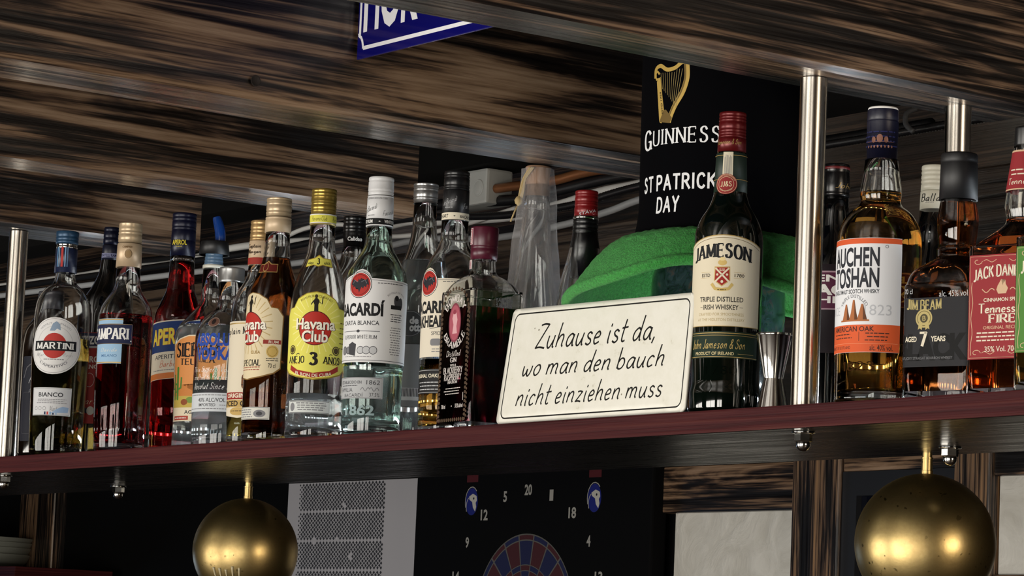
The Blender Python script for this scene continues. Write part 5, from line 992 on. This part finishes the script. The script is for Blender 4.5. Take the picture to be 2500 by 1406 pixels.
def jack(name, label, X, Y, h, yb, yt, rs, rz, liq, lc, dk_, l1, l2, l3):
    b = SqBottle(name, label, X, Y, h, yb, yt, rs, 'square flavoured whiskey bottles', math.radians(rz)); k = h/(yb-yt); r0 = lambda f: yb-f*h/k
    A = .0378; f = lambda t: yb-(yb-yt)*t
    b.body([(f(0), A*.95, A*.95, .006), (f(.012), A, A, .006), (f(.50), A, A, .006), (f(.545), A*.97, A*.97, .009), (f(.60), A*.72, A*.72, .018), (f(.635), .0200, .0200, .0195), (f(.66), .0178, .0178, .0178), (f(.70), .0196, .0196, .0196), (f(.76), .0182, .0182, .0182), (f(.93), .0125, .0125, .0125)], glass, .003, liq, f(.66))
    b.cap('cap', yt, f(.925), .0118*rs, .0122*rs, M('black_ribbed_cap', '#0d0d0f', .35), (), (yt+6, f(.935)))
    r = b.v; lm = ink(lc); ed = ink('#c9a98a'); zt = b.z(f(.76))*1000; zb2 = b.z(f(.91))*1000
    nl = Print(lambda u, v, off: (lambda rad, a: Vector(((rad+off)*math.cos(a), (rad+off)*math.sin(a), v*.001)))(.0125+(.0184-.0125)*(zb2+3-v)/(zb2+3-zt)+.0004, math.radians(-70)+u*.001/.016), 1.6, 3)
    nl.add(rect(-40, zt, 40, zb2), lm); nl.add(rect(-40, zb2-1.6, 40, zb2)+rect(-40, zt, 40, zt+1.2), ed); nl.add(S('Tennessee', 0, zt+8, 6, 30, wv=.12, wh=.08, serif=0, gap=.14), cream); nl.add(lines(-14, 14, zt+18, 2, 4, 1.2), cream); nl.done('neck_label', b.root)
    p = b.label(A, A, .006); z0, z1 = b.z(f(.135))*1000, b.z(f(.515))*1000; H = z1-z0; y = lambda t: z0+H*t
    p.add(rect(-35, z0, 35, z1), lm); p.add(outline([(-33.6, z0+1.4), (33.6, z0+1.4), (33.6, z1-1.4), (-33.6, z1-1.4)], .5), ed)
    for sx_ in (-1, 1):
        p.add(ribbon([(sx_*(31+.8*math.sin(t*1.1)), y(.04+.05*t)) for t in range(0, 15)], lambda a: .6), ed)
        for yy in (.06, .94): p.add(ribbon([(sx_*(26-5*math.cos(t*.6)*(1-t*.08)), y(yy)+(3.4*math.sin(t*.6))*(1-t*.08)*(1 if yy < .5 else -1)) for t in range(9)], lambda a: .6), ed); p.add(ribbon([(sx_*(20-t*1.5), y(yy)+1.2*math.sin(t*.8)) for t in range(10)], lambda a: .5), ed)
    p.add([[(x, yy+4*(1-(x/30)**2)) for x, yy in q_] for q_ in S("JACK DANIEL'S", 0, y(.80), 11.5, 60, wv=.22, wh=.12, serif=.045)], cream)
    if l3: p.add([[(-4, y(.62)), (4, y(.62)), (6, y(.67)), (3.6, y(.71)), (3.2, y(.75)), (0, y(.70)), (-1, y(.76)), (-4.6, y(.70)), (-6, y(.66))]], ed)
    else: p.add(disc(0, y(.67), 5.5, 5), ed)
    for sx_ in (-1, 1): p.add(ribbon([(sx_*(8+t*1.6), y(.655)+1.8*math.sin(t*.9)) for t in range(9)], lambda a: .8), ed)
    p.add(T(l1, 0, y(.565), 3.4, 38, .02), cream); p.add(S('Tennessee', 0, y(.485), 9, 48, wv=.17, wh=.1, serif=0, gap=.14), cream); p.add(S(l2, 0, y(.385), 8.5, 28, wv=.2, wh=.1, serif=.06), cream); p.add(T('ORIGINAL RECIPE', 0, y(.30), 3, 38, .01), ed); p.add(lines(-26, 26, y(.245), 3, 3.4, 1.2), cream); p.add(T('35% Vol. 70cl', 0, y(.095), 5, 34, .01), cream)
    p.done('front_label', b.root)
jack('whiskey_bottle', 'square whiskey bottle with red neck band and red label beside the charcoal-labelled bourbon', .858, .072, .2464, 980, 320, 2719, 13, M('fire_amber', (.60, .14, .03), 0, 0, 1, 1.36), '#8d2c31', '#5a1418', 'CINNAMON SPICE', 'FIRE', True)
jack('whiskey_bottle', 'square whiskey bottle with green label cut by the right edge of view', .939, .049, .2440, 963, 290, 2807, 13, M('apple_amber', (.66, .45, .14), 0, 0, 1, 1.36), '#4a7a35', '#24401c', 'CRISP APPLE', 'APPLE', False)

# ------------------------------------------------------------------ tin sign with hand-lettered saying
sgn = thing('lettered_sign', 'off-white sign with black handwritten German saying leaning on the shelf', 'sign', (0, 0, 0))
BL, BR, TL, TR = Vector((.1431, .0085, 1.8030)), Vector((.4600, .0085, 1.8030)), Vector((.1431, .0262, 1.9285)), Vector((.4600, .0175, 1.9230))
SW, SH = 318.0, 124.0
def ssurf(u, v, off):
    s_, t_ = u/SW, v/SH; P = (BL*(1-s_)+BR*s_)*(1-t_)+(TL*(1-s_)+TR*s_)*t_
    n = (BR-BL).cross(TL-BL).normalized(); return P+n*off
ow = M('off_white_enamel', '#d6d4c6', .32)
mp_ = texmap(ow, (1, 1, 1)); a_ = noise(ow, mp_, 45, 5, .7); nn, ll, bb_ = nodes(ow); r_ = ramp(ow, a_.outputs[0], [(.28, '#c2beac'), (.36, '#dcdace'), (.6, '#e2e0d6')]); ll.new(r_.outputs[0], bb_.inputs['Base Color'])
p = Print(ssurf, 12, 12); p.add(rrect(0, 0, SW, SH, 7), ow, 0); o = p.done('panel', sgn)
sm = o.modifiers.new('thickness', 'SOLIDIFY'); sm.thickness = .0028; sm.offset = -1
p = Print(ssurf, 12, 12); bk = ink('#1b1a19', .4)
p.add(outline(rrect(6.5, 6, SW-6.5, SH-6, 8)[0], 1.5), bk)
HW = dict(wv=.085, wh=.075, serif=0, slant=.22, n=7, gap=.15)
p.add(S('Zuhause ist da,', SW*.487, SH*.725, SH*.255, SW*.655, **HW), bk); p.add(S('wo man den bauch', SW*.492, SH*.49, SH*.19, SW*.765, **HW), bk); p.add(S('nicht einziehen muss', SW*.489, SH*.235, SH*.19, SW*.785, **HW), bk)
p.add(disc(54, 99, 1.4, 1)+disc(46, 101, .9)+disc(214, 23, 1), ink('#8d897a')); p.done('lettering', sgn)

# ------------------------------------------------------------------ novelty top hat over a dark jar
HX, HY = .326, .158
jar = thing('marbled_jar', 'dark marbled jar holding up the black and green top hat', 'jar', (HX, HY, ZS))
mj = M('dark_marbled_glaze', '#1b2226', .12, coat=.6); mp_ = texmap(mj, (1, 1, 1)); a_ = noise(mj, mp_, 38, 8, .65, 2.2); nn, ll, bb_ = nodes(mj)
r_ = ramp(mj, a_.outputs[0], [(.35, '#0b1013'), (.55, '#2a3a40'), (.62, '#4a3a36'), (.72, '#1a2024')]); ll.new(r_.outputs[0], bb_.inputs['Base Color'])
bm = bmesh.new(); lathe(bm, fillet([(0, 0), (.050, 0, .005), (.066, .03, .03), (.072, .10, .04), (.070, .165, .02), (.056, .190, .01), (.056, .20), (.052, .20), (.052, .19), (0, .18)], 5), 48); mesh_obj('body', bm, mj, jar)
hat = thing('top_hat', 'black novelty top hat with gold harp and floppy green plush brim', 'hat', (HX, HY, ZS))
felt = M('black_satin_felt', '#040406', .9, spec=.04)
mp_ = texmap(felt, (1, 1, 1)); a_ = noise(felt, mp_, 600, 2, .5); bump(felt, a_.outputs[0], .15, .0006)
plush = M('green_plush', '#1c8a32', .95, sheen=.12); mp_ = texmap(plush, (1, 1, 1)); a_ = noise(plush, mp_, 420, 4, .75); a2_ = noise(plush, mp_, 30, 3, .6); nn, ll, bb_ = nodes(plush)
r_ = ramp(plush, a_.outputs[0], [(.3, '#16751f'), (.7, '#45bd4c')]); ll.new(r_.outputs[0], bb_.inputs['Base Color']); bump(plush, a_.outputs[0], 1.0, .004)
def crad(z): return .0865+.007*max(0, (.235-z)/.045)**2 if z < .235 else .0865+.003*((z-.235)/.27)
zc0, zc1 = .188, .478
bm = bmesh.new(); pr_ = [(crad(zc0+(zc1-zc0)*k/24), zc0+(zc1-zc0)*k/24) for k in range(25)]; lathe(bm, pr_+[(crad(zc1)-.006, zc1+.003), (0, zc1+.004)], 72); mesh_obj('crown', bm, felt, hat)
p = Print(lambda u, v, off: (lambda z, a: Vector(((crad(z)+off)*math.cos(a), (crad(z)+off)*math.sin(a), z)))(v*.001, math.radians(-73)+u*.001/.087), 4.5, 8)
# measured rows: 1046 = shelf level, 2317 px per metre
hv = lambda row: (1046-row)/2317*1000
wt = ink('#d9dadc')
p.add(S('G', -46, hv(345)-5, 22, 18, wv=.2, wh=.08, serif=.05), wt); p.add(S('UINNESS', 6, hv(343)-5, 17.5, 83, wv=.15, wh=.07, serif=.06, gap=.32), wt)
p.done('lettering', hat); p = Print(p.surf, 4.5, 8)
tr_ = sk('ST PATRICK\'S', wv=.2, wh=.18, serif=0, gap=.34); p.add(fit(tr_, 4, hv(448)-8, 18, 112), wt); p.add(fit(sk('DAY', wv=.2, wh=.18, serif=0, gap=.34), -10, hv(495)-11, 18, 31), wt)
p.done('lettering', hat); p = Print(p.surf, 4.5, 8)
g1, g2, g3 = M('harp_gold', '#b99a4e', .4, .2), M('harp_shadow_gold', '#6b5526', .4, .2), M('harp_string', '#8d7a4a', .4)
hs = lambda x, row: ((x-1640)*.54-10, hv(row)-9)
def hp(pts): return [hs(*q_) for q_ in pts]
p.add([hp([(1601, 195), (1612, 185), (1616, 215), (1627, 285), (1618, 300), (1612, 296)])], g1)
p.add(ribbon([hs(x_, y_) for x_, y_ in ((1612, 190), (1600, 190), (1594, 178), (1602, 170), (1609, 178))], lambda a: 2.6), g1)
neck = spline([(*hs(1596, 186), 0), (*hs(1597, 165), 0), (*hs(1612, 158), 0), (*hs(1630, 170), 0), (*hs(1650, 168), 0), (*hs(1666, 156), 0), (*hs(1676, 158), 0)], 5); p.add(ribbon([(v.x, v.y) for v in neck], lambda a: 4.2), g1)
arm = spline([(*hs(1676, 160), 0), (*hs(1677, 195), 0), (*hs(1668, 230), 0), (*hs(1652, 260), 0), (*hs(1642, 285), 0), (*hs(1638, 300), 0)], 6); p.add(ribbon([(v.x, v.y) for v in arm], lambda a: 6.0), g1); p.add(ribbon([(v.x-1.9, v.y) for v in arm], lambda a: 1.8), g2)
p.add([hp([(1612, 296), (1640, 302), (1646, 290), (1630, 268), (1624, 268)])], g2)
p.add([q_ for k in range(10) for q_ in ribbon([hs(1613+k*6, 176+(-4 if k > 6 else k*.4)), hs(1619+k*5.0-(k*k*.12), 216+k*5.6)], lambda a: .55)], g3)
p.add([[(-(y_-0)*1+hs(1617, 250)[0]-.0+.18*x_, x_*-1+hs(1617, 250)[1]) for x_, y_ in q_] for q_ in fit([[(-x_, y_) for x_, y_ in z_] for z_ in bf('ESTD 1759', .02)], 0, 0, 2.4, 24)], ink('#3b3018'))
p.done('harp_print', hat)
# floppy brim: radius and droop change round the hat
def brim(a, t):
    """a = heading in degrees, t = 0 at the crown .. 1 at the edge"""
    d = lambda c, s_: math.exp(-((((a-c+180) % 360)-180)/s_)**2)
    R = .148+.013*d(-128, 42)-.026*d(-36, 30)+.0*d(60, 60)
    drop = .030+.038*d(-132, 48)+.012*d(-88, 26)-.010*d(-50, 24)+.062*d(38, 58)+.02*d(150, 60)
    wav = .006*math.sin(math.radians(a*3+40))*t
    r_ = .083+(R-.083)*t; z = zc0+.008-drop*t**1.35+wav+.012*math.sin(PI*min(1, t*1.1))*.8
    return r_, z
bm = bmesh.new(); NA, NT = 120, 14; rows_ = []
for j in range(NT+1):
    t = j/NT; R_ = []
    for i in range(NA):
        a = 360*i/NA; r_, z = brim(a, t); R_.append(bm.verts.new((r_*math.cos(math.radians(a)), r_*math.sin(math.radians(a)), z)))
    rows_.append(R_)
for A_, B_ in zip(rows_, rows_[1:]):
    for i in range(NA): bm.faces.new((A_[i], A_[(i+1) % NA], B_[(i+1) % NA], B_[i]))
o = mesh_obj('brim', bm, plush, hat); bmesh.ops.recalc_face_normals
sm = o.modifiers.new('thickness', 'SOLIDIFY'); sm.thickness = .007; sm.offset = 0
tx = bpy.data.textures.new('plush_pile', 'CLOUDS'); tx.noise_scale = .006
sb = o.modifiers.new('smooth', 'SUBSURF'); sb.levels = 1; sb.render_levels = 1
dm = o.modifiers.new('pile', 'DISPLACE'); dm.texture = tx; dm.strength = .0032; dm.texture_coords = 'LOCAL'
bm = bmesh.new(); tube(bm, [(brim(360*i/NA, .97)[0]*math.cos(2*PI*i/NA), brim(360*i/NA, .97)[0]*math.sin(2*PI*i/NA), brim(360*i/NA, .97)[1]) for i in range(NA+1)], .0062, 10, 0, False); mesh_obj('brim_welt', bm, plush, hat)
